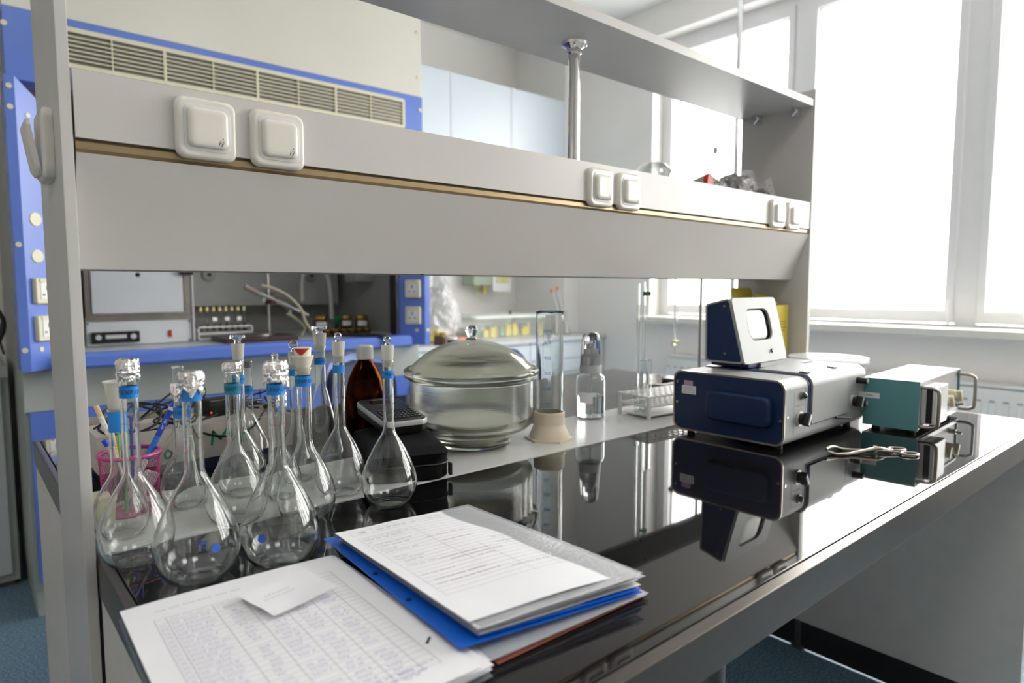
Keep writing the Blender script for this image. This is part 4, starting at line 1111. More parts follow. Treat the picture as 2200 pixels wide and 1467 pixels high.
ring2 = [g(.154+.0145*math.cos(a)*1.1, .0205+.0115*math.sin(a), .0030) for a in [2*PI*k/28+3.8 for k in range(29)]]
tube(bm, ring2, .0022, 8)
obj('arm', bm, 'handle', t)
bm = B(); cyl(bm, g(.098, .001, .0025), g(.098, .001, .014), .0040, seg=14); obj('pivot_rivet', bm, 'handle', t)

# white lidded dish behind the instruments
t = thing('glass_dish', 'wide round clear dish with a flat lid behind the two instruments', 'dish', (1.795, .775, TZ))
bm = B(); pr = [(0, .002), (.078, 0), (.086, .006), (.090, .02), (.092, .112), (.096, .116), (.096, .120)]
lathe(bm, pr+[(max(r-.003, 0) if r else 0, z+(.003 if z < .01 else 0)) for r, z in pr[::-1]], 64); obj('bowl', bm, 'milkg', t, angle=80) if 'milkg' in M else (M.__setitem__('milkg', film('milky_glass', (.80, .83, .84), .45, .2, .08)), obj('bowl', bm, 'milkg', t, angle=80))
bm = B(); lathe(bm, [(0, .1255), (.094, .1255), (.0985, .1240), (.0985, .1210), (.1000, .1208), (.1000, .1300), (.0985, .1330), (.094, .1315), (0, .1300)], 64); obj('lid', bm, 'milkg', t, angle=60)

# yellow disposal box
t = thing('yellow_disposal_box', 'yellow cardboard disposal box with open flap against the right shelf panel', 'box', (1.806, .935, SZ))
bm = B(); box(bm, 0, .080, 0, .0015, 0, .266); box(bm, 0, .080, .1085, .110, 0, .266); box(bm, 0, .0015, .0016, .1084, 0, .266); box(bm, .0785, .080, .0016, .1084, 0, .266); box(bm, .0016, .0784, .0016, .1084, .0, .0015)
obj('carton', bm, 'yellow', t, smooth=False)
fl = Matrix.Translation((.0, .108, .267)) @ Matrix.Rotation(math.radians(-12), 4, 'X')
bm = B(); prism(bm, rrect(.118, .050, .012), 0, .0015, lambda a, b, tt: fl @ Vector((a+.020, tt, b+.0255))); obj('open_flap', bm, 'yellow', t, smooth=False)
fl2 = Matrix.Translation((0, .03, .268)) @ Matrix.Rotation(math.radians(35), 4, 'X')
bm = B(); box(bm, .002, .078, 0, .05, 0, .001, mtx=fl2); obj('inner_flap', bm, 'yellow', t, smooth=False)
bm = B(); M['brownp'] = mat('faded_brown_print', (.36, .26, .02), .6)
for k in range(4): box(bm, .010, .070-.006*(k % 2), -.0003, -.0001, .216-k*.0085, .2195-k*.0085)
for k in range(3): box(bm, .016, .060, -.0003, -.0001, .150-k*.022, .1525-k*.022)
for k in range(3): box(bm, .020, .064, -.0003, -.0001, .072-k*.010, .075-k*.010)
obj('printed_text_lines', bm, 'brownp', t, smooth=False)

# ---------------------------------------------------------------- pen cup with pens
PC = Vector((.1815, 1.040, SZ))
t = thing('pen_cup', 'pink wire mesh pen cup behind the leftmost flasks', 'pen cup', tuple(PC))
bm = B(); nA, nZ = 48, 18; Rb, Rt, Hc = .0345, .0380, .0850; rows = []
for k in range(nZ+1):
    z = .003+(Hc-.006)*k/nZ; r = Rb+(Rt-Rb)*k/nZ
    rows.append([bm.verts.new((r*math.cos(2*PI*(i+.5*(k % 2))/nA), r*math.sin(2*PI*(i+.5*(k % 2))/nA), z)) for i in range(nA)])
for k in range(0, nZ-1):
    for i in range(nA):
        if k % 2 == 0: q = (rows[k][i], rows[k+1][i], rows[k+2][i], rows[k+1][i-1])
        else: q = (rows[k][i], rows[k+1][(i+1) % nA], rows[k+2][i], rows[k+1][i])
        bm.faces.new(q)
o = obj('mesh_wall', bm, 'pink', t, smooth=False); wm = o.modifiers.new('wire', 'WIREFRAME'); wm.thickness = .0006; wm.use_even_offset = False
bm = B(); ringp = [(Rt*math.cos(2*PI*k/48), Rt*math.sin(2*PI*k/48), Hc) for k in range(49)]; tube(bm, ringp, .0030, 10); obj('top_rim', bm, 'pink', t)
bm = B(); ringp = [(Rb*math.cos(2*PI*k/48), Rb*math.sin(2*PI*k/48), .0022) for k in range(49)]; tube(bm, ringp, .0020, 8); lathe(bm, [(0, .0008), (Rb, .0008), (Rb, .0016), (0, .0017)], 40); obj('base', bm, 'pink', t)

def pen(nm, label, cat, p0, p1, parts):
    p0, p1 = Vector(p0), Vector(p1); d = p1-p0; L_ = d.length
    t = bpy.data.objects.new(nm, None); C.objects.link(t); t.empty_display_size = .01
    t.location = p0; t.rotation_euler = d.to_track_quat('Z', 'Y').to_euler(); tag(t, label, cat)
    for (pn, m_, a, b, r1, r2) in parts:
        bm = B(); cyl(bm, (0, 0, a*L_), (0, 0, b*L_), r1, r2, seg=14); obj(pn, bm, m_, t, angle=40)
    return t, L_
M['pencil_y'] = mat('yellow_pencil_print', (.80, .66, .10), .4, noise_amt=.25, noise_scale=120)
M['eraser'] = mat('tan_eraser', (.70, .50, .30), .7, noise_amt=.05)
M['paleband'] = mat('pale_printed_band', (.72, .72, .70), .4, noise_amt=.3, noise_scale=400)
M['penblue'] = mat('pen_blue', (.02, .06, .55), .3, noise_amt=.03)
M['penlb'] = mat('pen_bright_blue', (.02, .20, .70), .35, noise_amt=.05)
M['pengreen'] = mat('pen_green', (.10, .55, .05), .4, noise_amt=.05)
pen('pencil', 'yellow printed pencil with tan eraser leaning left in the pink cup', 'pencil', PC+Vector((.010, .004, .0035)), (.1455, 1.050, .957),
    [('barrel', 'pencil_y', 0, .72, .0034, .0034), ('printed_band', 'paleband', .7205, .90, .0036, .0036), ('eraser', 'eraser', .9005, 1, .0034, .0034)])
pen('ballpoint_pen', 'clear ballpoint pen with blue end plug leaning left in the pink cup', 'pen', PC+Vector((.014, -.014, .0035)), (.1500, 1.028, .912),
    [('barrel', 'milky', 0, .92, .0034, .0034), ('end_plug', 'penblue', .9205, 1, .0038, .0041)])
tp, Lp = pen('gel_pen', 'white and blue pen with navy name label leaning right out of the pink cup', 'pen', PC+Vector((-.012, .006, .0035)), (.2470, 1.055, .953),
    [('barrel', 'white', 0, .45, .0040, .0040), ('grip', 'penlb', .4505, .66, .0050, .0040), ('name_label', 'penblue', .6605, .90, .0042, .0042), ('white_tip', 'white', .9005, .93, .0042, .0042), ('cap_clip', 'penblue', .9305, 1.0, .0030, .0016)])
# lettering wrapped on the pen, facing the aisle
inv = tp.rotation_euler.to_matrix().inverted(); vdir = inv @ (Vector((0, 0, 1.12))-Vector((.23, 1.05, .93))); th = math.atan2(vdir.y, vdir.x)
text_obj('lettering', 'orion', .0075, 'white', tp, lambda a, b: Vector((.00432*math.cos(th-b/.0043), .00432*math.sin(th-b/.0043), Lp*.775+a)))
pen('green_marker', 'thin green pen standing in the middle of the pink cup', 'pen', PC+Vector((-.010, -.010, .0035)), (.1745, 1.055, .928), [('barrel', 'pengreen', 0, 1, .0030, .0030)])
pen('blue_marker', 'wide translucent blue marker standing at the back of the pink cup', 'pen', PC+Vector((.004, .020, .0035)), (.1915, 1.066, .935), [('barrel', 'penblue', 0, 1, .0058, .0058)])
bm = B()
sh = Matrix.Translation(PC+Vector((.020, -.004, .040))) @ Matrix.Rotation(.5, 4, 'Y') @ Matrix.Rotation(.4, 4, 'Z')
box(bm, -.009, .009, -.006, .006, -.018, .016, bev=.002, mtx=sh)
# small clear lid tucked in the cup
o = obj('printed_card', bm, 'paleband', None); tag(o, 'small pale printed card tucked inside the pink pen cup', 'card')

# beige block behind post
bm = B(); box(bm, .128, .150, .9965, 1.035, SZ, SZ+.040, bev=.002); o = obj('beige_block', bm, 'ivory', None); tag(o, 'small beige block on the centre strip between the left post and the pink cup', 'block')

# ---------------------------------------------------------------- tray of cables on the far worktop
t = thing('navy_box', 'flat navy box lying under the pale cardboard tray', 'box', (0, 0, TZ))
quick('carton', 'navy', t, (.178, .470, 1.205, 1.395, .0, .0215), bev=.002)
quick('lid_label', 'rust', t, (.455, .4705, 1.2035, 1.2048, .006, .018))
t = thing('cardboard_tray', 'pale cardboard tray with green hand lettering, full of black cables', 'tray', (.164, 1.200, TZ+.0222))
Wt, Dt, Ht = .315, .20, .0600
quick('tray_body', 'card', t, (0, Wt, 0, .002, 0, Ht), (0, Wt, Dt-.002, Dt, 0, Ht), (0, .002, .0021, Dt-.0021, 0, Ht), (Wt-.002, Wt, .0021, Dt-.0021, 0, Ht), (.0021, Wt-.0021, .0021, Dt-.0021, 0, .002))
quick('inner_flap', 'card', t, (.003, Wt-.003, .003, Dt-.003, .044, .0455))
def marker_line(bm, pts, w):
    for (a, b), (c, d) in zip(pts, pts[1:]):
        l_ = math.hypot(c-a, d-b); u, v = (c-a)/l_, (d-b)/l_; e = w*.35
        box_ = [(a-u*e-v*w/2, b-v*e+u*w/2), (a-u*e+v*w/2, b-v*e-u*w/2), (c+u*e+v*w/2, d+v*e-u*w/2), (c+u*e-v*w/2, d+v*e+u*w/2)]
        bm.faces.new([bm.verts.new((p, -.0005, q)) for p, q in box_])
for pts in ([(.172, .022), (.175, .045), (.187, .030), (.198, .046), (.201, .022)], [(.2085, .033), (.2105, .033)], [(.218, .040), (.226, .046), (.226, .020)], [(.236, .044), (.236, .022)],
            [(.050, .030), (.056, .035), (.056, .012)], [(.106, .020), (.100, .024), (.094, .019), (.096, .011), (.103, .010), (.107, .018), (.106, .003), (.098, .000)]):
    bm = B(); marker_line(bm, pts, .0042); obj('green_lettering', bm, 'green', t, smooth=False, recalc=False)
def cable(label, pts, r=.0022, nm='black_cable'):
    bm = B(); tube(bm, pts, r, 8, sub=6); o = obj(nm, bm, 'rubber', None); tag(o, label, 'cable'); return o
zb_ = TZ+.0222+.0480
rnd = random.Random(5)
def loopc(cx, cyy, rx, ry, n, z, seed, turns=2.3, amp=.010):
    r_ = random.Random(seed); pts = []
    for i in range(n):
        a = 2*PI*turns*i/(n-1); k = 1+.18*math.sin(a*1.7+seed)
        pts.append((cx+rx*k*math.cos(a), cyy+ry*k*math.sin(a), z+.003+amp*(1+math.sin(a*.9+seed))*.5+.0045*i/n))
    return pts
cable('coiled black cable at the left end of the cardboard tray', loopc(.235, 1.30, .052, .060, 22, zb_, 1, 2.2, .030))
cable('coiled black cable in the middle of the cardboard tray', loopc(.330, 1.30, .055, .060, 24, zb_+.004, 2, 2.6, .024))
cable('coiled black cable at the right end of the cardboard tray', loopc(.415, 1.30, .045, .055, 24, zb_+.006, 4, 2.8, .022))
cable('black cable drooping over the front of the cardboard tray in two loops', [(.30, 1.27, zb_+.015), (.285, 1.225, zb_+.022), (.300, 1.197, zb_+.012), (.330, 1.194, zb_-.006), (.368, 1.194, zb_-.014), (.405, 1.195, zb_-.004), (.43, 1.21, zb_+.016), (.46, 1.26, zb_+.020), (.47, 1.31, zb_+.03)], .0020)
cable('black cable standing up in an arch behind the cardboard tray', [(.25, 1.33, zb_+.01), (.30, 1.36, zb_+.040), (.345, 1.38, zb_+.062), (.375, 1.38, zb_+.052), (.37, 1.37, zb_+.03), (.33, 1.36, zb_+.012)], .0020)
cable('thin black cable curling over the left corner of the cardboard tray', [(.17, 1.26, zb_+.016), (.20, 1.23, zb_+.036), (.235, 1.25, zb_+.024), (.27, 1.30, zb_+.026), (.34, 1.33, zb_+.034), (.42, 1.34, zb_+.028), (.475, 1.36, zb_+.030), (.49, 1.33, zb_+.038), (.478, 1.29, zb_+.024)], .0018)
t = thing('power_adapter', 'black power adapter with a red light among the cables in the tray', 'power adapter', (.372, 1.265, zb_+.001), .25)
quick('adapter_body', 'black', t, (-.032, .032, -.018, .018, .012, .045), bev=.004)
bm = B(); cyl(bm, (-.029, -.0183, .022), (-.029, -.0190, .022), .0022); obj('red_light', bm, 'redled', t)
bm = B(); cyl(bm, (.0325, .0, .032), (.058, .0, .030), .0045); obj('cord_relief', bm, 'rubber', t)
t = thing('audio_plug', 'small metal plug sticking out of the cable tangle', 'plug', (.452, 1.262, zb_+.018), .3)
bm = B(); cyl(bm, (0, 0, 0), (.014, 0, .002), .0035); obj('plug_body', bm, 'rubber', t)
bm = B(); cyl(bm, (.0142, 0, .002), (.026, 0, .004), .0022); obj('plug_pin', bm, 'chrome', t)

# ---------------------------------------------------------------- papers
def sheet(bm, tl, tr, br, bl, nx=16, ny=20, wav=0.0, seed=0, th=.0002, lift=None):
    tl, tr, br, bl = map(Vector, (tl, tr, br, bl))
    def S(u, v):
        p = (tl*(1-u)+tr*u)*(1-v)+(bl*(1-u)+br*u)*v
        z = noise.noise(Vector((u*2.2+seed*5, v*2.2, seed)))*wav
        if lift: z += lift(u, v)
        return p+Vector((0, 0, z))
    g = [[bm.verts.new(S(i/nx, j/ny)) for i in range(nx+1)] for j in range(ny+1)]
    for j in range(ny):
        for i in range(nx): bm.faces.new((g[j][i], g[j+1][i], g[j+1][i+1], g[j][i+1]))
    if th:
        h = [[bm.verts.new(S(i/nx, j/ny)-Vector((0, 0, th))) for i in range(nx+1)] for j in range(ny+1)]
        for j in range(ny):
            for i in range(nx): bm.faces.new((h[j][i], h[j][i+1], h[j+1][i+1], h[j+1][i]))
        for j in range(ny):
            bm.faces.new((g[j][0], h[j][0], h[j+1][0], g[j+1][0])); bm.faces.new((g[j][nx], g[j+1][nx], h[j+1][nx], h[j][nx]))
        for i in range(nx):
            bm.faces.new((g[0][i], g[0][i+1], h[0][i+1], h[0][i])); bm.faces.new((g[ny][i], h[ny][i], h[ny][i+1], g[ny][i+1]))
    return S
def stroke(bm, S, pts, w, ar=1.41, up=.00022):
    # flat ribbon following the sheet; pts in (u,v); w in units of u
    n = len(pts); L_ = []; R_ = []
    for i, (u, v) in enumerate(pts):
        a = pts[max(i-1, 0)]; b = pts[min(i+1, n-1)]; du, dv = (b[0]-a[0]), (b[1]-a[1])*ar; l = math.hypot(du, dv) or 1
        nu, nv = -dv/l*w/2, du/l*w/2/ar
        L_.append(bm.verts.new(S(min(1, max(0, u+nu)), min(1, max(0, v+nv)))+Vector((0, 0, up)))); R_.append(bm.verts.new(S(min(1, max(0, u-nu)), min(1, max(0, v-nv)))+Vector((0, 0, up))))
    for i in range(n-1): bm.faces.new((L_[i], R_[i], R_[i+1], L_[i+1]))
def scrib(bm, S, u0, u1, v, h, rnd, w=.0022, step=.008, ar=1.41):
    u = u0; k = 0
    while u < u1:
        L_ = rnd.uniform(.03, .075); e = min(u1, u+L_); pts = []; uu = u
        while uu < e:
            pts.append((uu, v+h*(.5 if k % 2 else -.5)*rnd.uniform(.4, 1)-(uu-u0)*.0)); uu += step*rnd.uniform(.6, 1.3)/2; k += 1
        if len(pts) > 1: stroke(bm, S, pts, w, ar)
        u = e+rnd.uniform(.006, .02)

t = thing('record_sheets', 'stack of handwritten record sheets in plastic pockets at the near left corner of the bench', 'papers', (0, 0, 0))
zt = TZ
bm = B(); Sg = sheet(bm, (.1062, .703, zt+.0018), (.330, .695, zt+.0018), (.322, .398, zt+.0018), (.097, .405, zt+.0018), th=.0010)
obj('grey_cover', bm, mat('grey_plastic_cover', (.17, .20, .23), .25, noise_amt=.03), t)
for k in range(6):
    r_ = random.Random(k); dx, dy = r_.uniform(-.002, .005), r_.uniform(-.003, .003); z = zt+.0030+k*.0008
    bm = B(); sheet(bm, (.112+dx, .7035+dy, z), (.3235+dx, .696+dy, z), (.3175+dx+.006*(k % 2), .400+dy, z+.001), (.105+dx, .406+dy, z), wav=.0008, seed=k, th=.0001)
    obj('plastic_pocket' if k % 2 == 0 else 'under_sheet', bm, 'pocket' if k % 2 == 0 else 'paper', t)
bm = B(); z = zt+.0088
Sp = sheet(bm, (.1080, .7045, z), (.3225, .6965, z), (.3130, .4020, z+.002), (.1010, .4090, z), wav=.0015, seed=11, th=.0006, lift=lambda u, v: .0015*math.sin(u*PI))
pg = obj('top_page', bm, 'paper', t)
bm = B(); rnd = random.Random(3)
u0, u1, v0 = .10, .90, .145
cols = [.10, .145, .335, .46, .575, .70, .82, .90]
for c in cols: stroke(bm, Sp, [(c, v0+(1-v0)*.9*k/30) for k in range(31)], .0015)
nrow = 27
for r_ in range(nrow+1):
    v = v0+(r_*.029 if r_ == 0 else .035+(r_-1)*.029)
    if v > .93: break
    stroke(bm, Sp, [(u0+(u1-u0)*k/16, v) for k in range(17)], .0012)
scrib(bm, Sp, .12, .50, .085, .009, rnd, .0026, .008); scrib(bm, Sp, .16, .31, .155, .005, rnd, .0018, .006); scrib(bm, Sp, .35, .45, .158, .005, rnd, .0018, .006); scrib(bm, Sp, .47, .56, .158, .005, rnd, .0018, .006)
scrib(bm, Sp, .15, .32, .171, .004, rnd, .0016, .006); scrib(bm, Sp, .02, .6, -.01, .0, rnd, .0001, .05) if False else None
obj('printed_table', bm, 'toner', pg, smooth=False, recalc=False)
bm = B()
for r_ in range(26):
    v = v0+.050+r_*.029
    if v > .95: break
    scrib(bm, Sp, .11, .135, v, .011, rnd, .0025, .011); scrib(bm, Sp, .155, .155+rnd.uniform(.12, .165), v, .013, rnd, .0027, .011)
    for c0, c1 in ((.37, .43), (.475, .56), (.595, .68), (.72, .80)):
        if rnd.random() < .9: scrib(bm, Sp, c0+rnd.uniform(0, .02), c1-rnd.uniform(0, .02), v+rnd.uniform(-.003, .003), .013, rnd, .0027, .012)
scrib(bm, Sp, .60, .88, .885, .012, rnd, .0025, .012); scrib(bm, Sp, .68, .84, .91, .010, rnd, .0025, .012)
obj('blue_handwriting', bm, 'ink', pg, smooth=False, recalc=False)
bm = B(); stroke(bm, Sp, [(.925, .80), (.965, .772)], .012, up=.0004); obj('black_staple_mark', bm, 'black', pg, smooth=False, recalc=False)

# slip
t = thing('paper_slip', 'small curled blank paper slip lying on the handwritten sheets', 'paper', (0, 0, 0))
bm = B(); z = zt+.0140
Ss = sheet(bm, (.2010, .6480, z), (.2740, .6640, z), (.2800, .5930, z), (.2130, .5870, z), nx=14, ny=14, wav=.001, th=.0002, lift=lambda u, v: .0065*(u-.3)**2+.0050*max(0, v-.55)*2*u+.001)
sl = obj('slip', bm, 'paper', t)
bm = B(); rnd = random.Random(8); scrib(bm, Ss, .22, .60, .33, .05, rnd, .006, .02, 1); scrib(bm, Ss, .15, .62, .45, .05, rnd, .006, .02, 1); obj('faint_pencil_marks', bm, 'toner', sl, smooth=False, recalc=False)

# blue folder and upper stack
t = thing('blue_folder', 'bright blue punched plastic folder under the right-hand sheets', 'folder', (0, 0, 0))
bm = B(); z = zt+.0150
Sf = sheet(bm, (.3285, .7325, z+.001), (.520, .712, z-.008), (.522, .402, z-.006), (.3120, .4310, z), wav=.0006, seed=4, th=.0008, nx=24)
fo = obj('folder_sheet', bm, 'pblue', t)
bm = B(); Sf2 = sheet(bm, (.3460, .7305, z+.0026), (.520, .712, z-.0055), (.522, .4035, z-.0035), (.3330, .4310, z+.0024), wav=.0006, seed=5, th=.0005, nx=24); obj('folder_flap', bm, 'pblue', t)
for v in (.42, .66):
    bm = B(); c0 = Sf(.035, v); lathe(bm, [(0, .0012), (.0028, .0012), (.0028, .0005), (0, .0004)], 20, tuple(c0)); obj('punched_hole', bm, 'navy', fo)
t = thing('document_stack', 'thick fanned stack of printed forms and clear pockets on the blue folder', 'papers', (0, 0, 0))
for k in range(5):
    r_ = random.Random(40+k); z = zt+.0022+k*.0009; dx = r_.uniform(-.004, .004)
    bm = B(); sheet(bm, (.350+dx, .712, z), (.5235+dx, .704, z), (.531+dx, .404-k*.001, z+.0004), (.332+dx, .418-k*.002, z+.0004), wav=.0006, seed=60+k, th=.0003)
    obj('lower_pocket' if k % 2 == 0 else 'lower_sheet', bm, 'pocket' if k % 2 == 0 else 'paper', t)
bm = B(); sheet(bm, (.352, .708, zt+.0016), (.522, .700, zt+.0016), (.528, .4045, zt+.0016), (.336, .4090, zt+.0016), wav=.0004, th=.0005); obj('brown_cover', bm, 'rust2', t) if 'rust2' in M else (M.__setitem__('rust2', mat('reddish_brown_cover', (.38, .13, .09), .4)), obj('brown_cover', bm, 'rust2', t))
for k in range(9):
    r_ = random.Random(80+k); dx, dy = r_.uniform(-.004, .004), r_.uniform(-.005, .004); z = zt+.0185+k*.0011
    e = -.008*(1-k/9)
    bm = B(); sheet(bm, (.341+dx, .712+dy, z-.001), (.520+dx, .698+dy, z+e), (.5265+dx, .408+dy, z+e+.001), (.334+dx, .432+dy, z), wav=.0010, seed=90+k, th=.00015, nx=20)
    obj('clear_pocket' if k % 2 == 0 else 'stack_sheet', bm, 'pocket' if k % 2 == 0 else 'paper', t)
bm = B(); z = zt+.0295
Sq = sheet(bm, (.3310, .7060, z-.0015), (.5080, .6920, z-.0060), (.5190, .4150, z-.0050), (.3290, .4400, z-.0010), nx=28, ny=24, wav=.0012, seed=21, th=.0006, lift=lambda u, v: .0030*math.sin(u*PI*.9)+.004*max(0, .25-u)*(1-v)*2)
pg = obj('top_form', bm, 'paper', t)
bm = B(); rnd = random.Random(12)
for (ua, ub, v) in [(.07, .96, .035), (.07, .96, .085)]+[(.07, .97, .12+.032*k) for k in range(22)]:
    stroke(bm, Sq, [(ua+(ub-ua)*k/20, v) for k in range(21)], .0014)
for (u, va, vb) in ((.07, .035, .085), (.22, .035, .085), (.60, .035, .085), (.82, .035, .085), (.45, .12, .60), (.07, .12, .80), (.97, .085, .80), (.80, .45, .80), (.62, .45, .80)):
    stroke(bm, Sq, [(u, va+(vb-va)*k/12) for k in range(13)], .0014)
obj('printed_grid', bm, 'toner', pg, smooth=False, recalc=False)
bm = B()
scrib(bm, Sq, .25, .58, .062, .014, rnd, .0045, .009); scrib(bm, Sq, .12, .17, .06, .03, rnd, .005, .010)
for k in range(3): scrib(bm, Sq, .63, .78, .045+k*.014, .005, rnd, .0022, .006)
for k in range(3): scrib(bm, Sq, .85, .93, .045+k*.014, .005, rnd, .0022, .006)
for (a, b, v) in ((.09, .42, .135), (.09, .36, .160), (.09, .13, .19), (.10, .36, .225), (.10, .32, .255), (.42, .72, .270), (.09, .20, .295), (.10, .32, .325), (.48, .70, .345), (.10, .19, .39), (.10, .27, .42), (.12, .24, .45), (.30, .66, .50), (.10, .30, .49), (.72, .86, .48), (.35, .70, .53), (.50, .62, .56), (.10, .30, .60), (.12, .45, .66), (.10, .50, .70), (.55, .90, .72), (.75, .93, .42)):
    scrib(bm, Sq, a, b, v, .011, rnd, .0030, .008)
obj('printed_text', bm, 'toner', pg, smooth=False, recalc=False)

# ---------------------------------------------------------------- things on the reagent shelf (behind the fascia)
LZ = 1.3462
t = thing('glass_dome', 'overturned round glass bowl on the reagent shelf near the chrome post', 'bowl', (1.315, 1.0, LZ))
bm = B(); pr = [(.045, 0), (.050, .015), (.050, .035), (.044, .056), (.030, .070), (.012, .0765), (0, .078)]
lathe(bm, pr+[(max(r-.0018, 0), z-(.0018 if z > .03 else 0)) for r, z in pr[::-1]]+[pr[0]], 48); obj('glass_body', bm, 'vial', t, angle=80)
t = thing('sample_jar', 'clear jar with a dark red lid lying on the reagent shelf', 'jar', (1.455, .985, LZ+.030), .3)
bm = B(); cyl(bm, (0, .02, 0), (0, -.035, 0), .026); obj('jar_body', bm, 'clearbox', t)
bm = B(); cyl(bm, (0, -.0355, 0), (0, -.047, 0), .0285); obj('red_lid', bm, 'red', t)
def crumple(name, c, dims, mm, seed, parent, n=4, amp=.25, frq=9):
    bm = B(); bmesh.ops.create_icosphere(bm, subdivisions=n, radius=1)
    for v in bm.verts:
        p = v.co.copy(); k = 1+noise.noise(p*1.3+Vector((seed, 0, 0)))*amp*1.6 + (noise.noise(p*frq*.35+Vector((0, seed, 0))))*amp + abs(noise.noise(p*frq*.8+Vector((seed, seed, 0))))*amp*.6
        q = Vector((p.x*dims[0]*k, p.y*dims[1]*k, p.z*dims[2]*k)); q.z = max(q.z, -dims[2]*.92)
        v.co = q+Vector(c)
    return obj(name, bm, mm, parent, angle=20)
M['darkstuff'] = mat('dark_brown_contents', (.028, .018, .014), .3, noise_amt=.4, noise_scale=120, bump=.5, bump_scale=150)
M['bagshine'] = film('glossy_bag_film', (.75, .76, .8), .05, .16, .05, 1.0)
for i, (x, y, a, b, c_, lab) in enumerate(((1.545, 1.0, .052, .046, .038, 'clear bag of dark material on the reagent shelf beside the red-lidded jar'), (1.675, .995, .072, .048, .047, 'largest crumpled bag of dark material in the middle of the reagent shelf end'), (1.802, .995, .038, .044, .031, 'small crumpled bag of dark material nearest the right side panel'))):
    t = thing('bag_of_dark_material', lab, 'bag', (x, y, LZ+c_*.95))
    crumple('dark_contents', (0, 0, 0), (a*.85, b*.85, c_*.85), 'darkstuff', i+3.3, t, 4, .16)
    crumple('bag_film', (0, 0, .001), (a, b, c_*1.08), 'bagshine', i+3.3, t, 4, .22)
t = thing('file_binding_strip', 'punched white plastic file strip leaning against the right side panel on the shelf', 'file strip', (1.868, .975, LZ), 0)
sm = Matrix.Rotation(math.radians(-20), 4, 'X') @ Matrix.Rotation(math.radians(9), 4, 'Y')
bm = B(); box(bm, -.0006, .0006, -.010, .010, .002, .105, mtx=sm); obj('strip', bm, 'white', t)
bm = B()
for z in (.03, .055, .062, .082): cyl(bm, sm @ Vector((-.0012, 0, z)), sm @ Vector((-.0007, 0, z)), .0022, seg=10)
obj('punched_holes', bm, 'mgrey', t)
bm = B(); sheet(bm, sm @ Vector((0, .010, .100)), sm @ Vector((-.01, .095, .085)), sm @ Vector((-.02, .095, .008)), sm @ Vector((0, .010, .006)), nx=8, ny=8, wav=.004, th=0); obj('clear_pocket', bm, 'bagshine', t, recalc=False)

# ---------------------------------------------------------------- burette and stand on the far worktop
t = thing('retort_stand', 'thin steel retort stand on the far worktop holding the burette clamp', 'stand', (2.0-.075, 1.26, TZ)) if False else thing('retort_stand', 'thin steel retort stand on the far worktop behind the meter head', 'stand', (1.905, 1.245, TZ))
quick('base_plate', 'dsteel', t, (-.075, .045, -.06, .10, 0, .012), bev=.003)
bm = B(); cyl(bm, (0, 0, .0121), (0, 0, .62), .0052); obj('rod', bm, 'steel', t)
bm = B(); cyl(bm, (0, 0, .345), (0, 0, .362), .010); cyl(bm, (-.002, .0, .3535), (-.085, .025, .3535), .0035); box(bm, -.115, -.083, .016, .034, .346, .3625, bev=.002); cyl(bm, (-.085, .025, .3535), (-.085, .045, .3535), .004); obj('clamp', bm, 'dsteel', t)
t = thing('burette', 'glass burette with yellow tap hanging from the clamp in front of the window', 'burette', (1.905-.099, 1.245+.0295, TZ))
bm = B(); pr = [(.0062, .60), (.0062, .185), (.0045, .172), (.0022, .165), (.0022, .150)]
lathe(bm, pr+[(max(r-.001, .0008), z) for r, z in pr[::-1]]+[pr[0]], 24); cy_ = obj('glass_tube', bm, 'clear', t, angle=80)
bm = B(); lathe(bm, [(.0034, .149), (.0045, .147), (.0045, .135), (.0028, .130), (.0010, .098), (.0006, .090), (.0003, .090), (.0003, .149), (.0034, .149)], 20); obj('glass_tip', bm, 'clear', t)
bm = B(); cyl(bm, (.012, 0, .141), (-.008, 0, .141), .0052); box(bm, .012, .0165, -.007, .007, .136, .146, bev=.0015); box(bm, -.017, -.0085, -.0022, .0022, .124, .147, bev=.001); obj('stopcock', bm, mat('pale_yellow_tap', (.74, .72, .42), .35), t)
bm = B()
for k in range(50): 
    z = .20+k*.0045
    a0 = -2.6; bm.faces.new([bm.verts.new((.0064*math.cos(a), .0064*math.sin(a), zz)) for a, zz in ((a0, z), (a0+.5, z), (a0+.5, z+.0005), (a0, z+.0005))])
obj('graduation_lines', bm, 'toner', t, recalc=False)

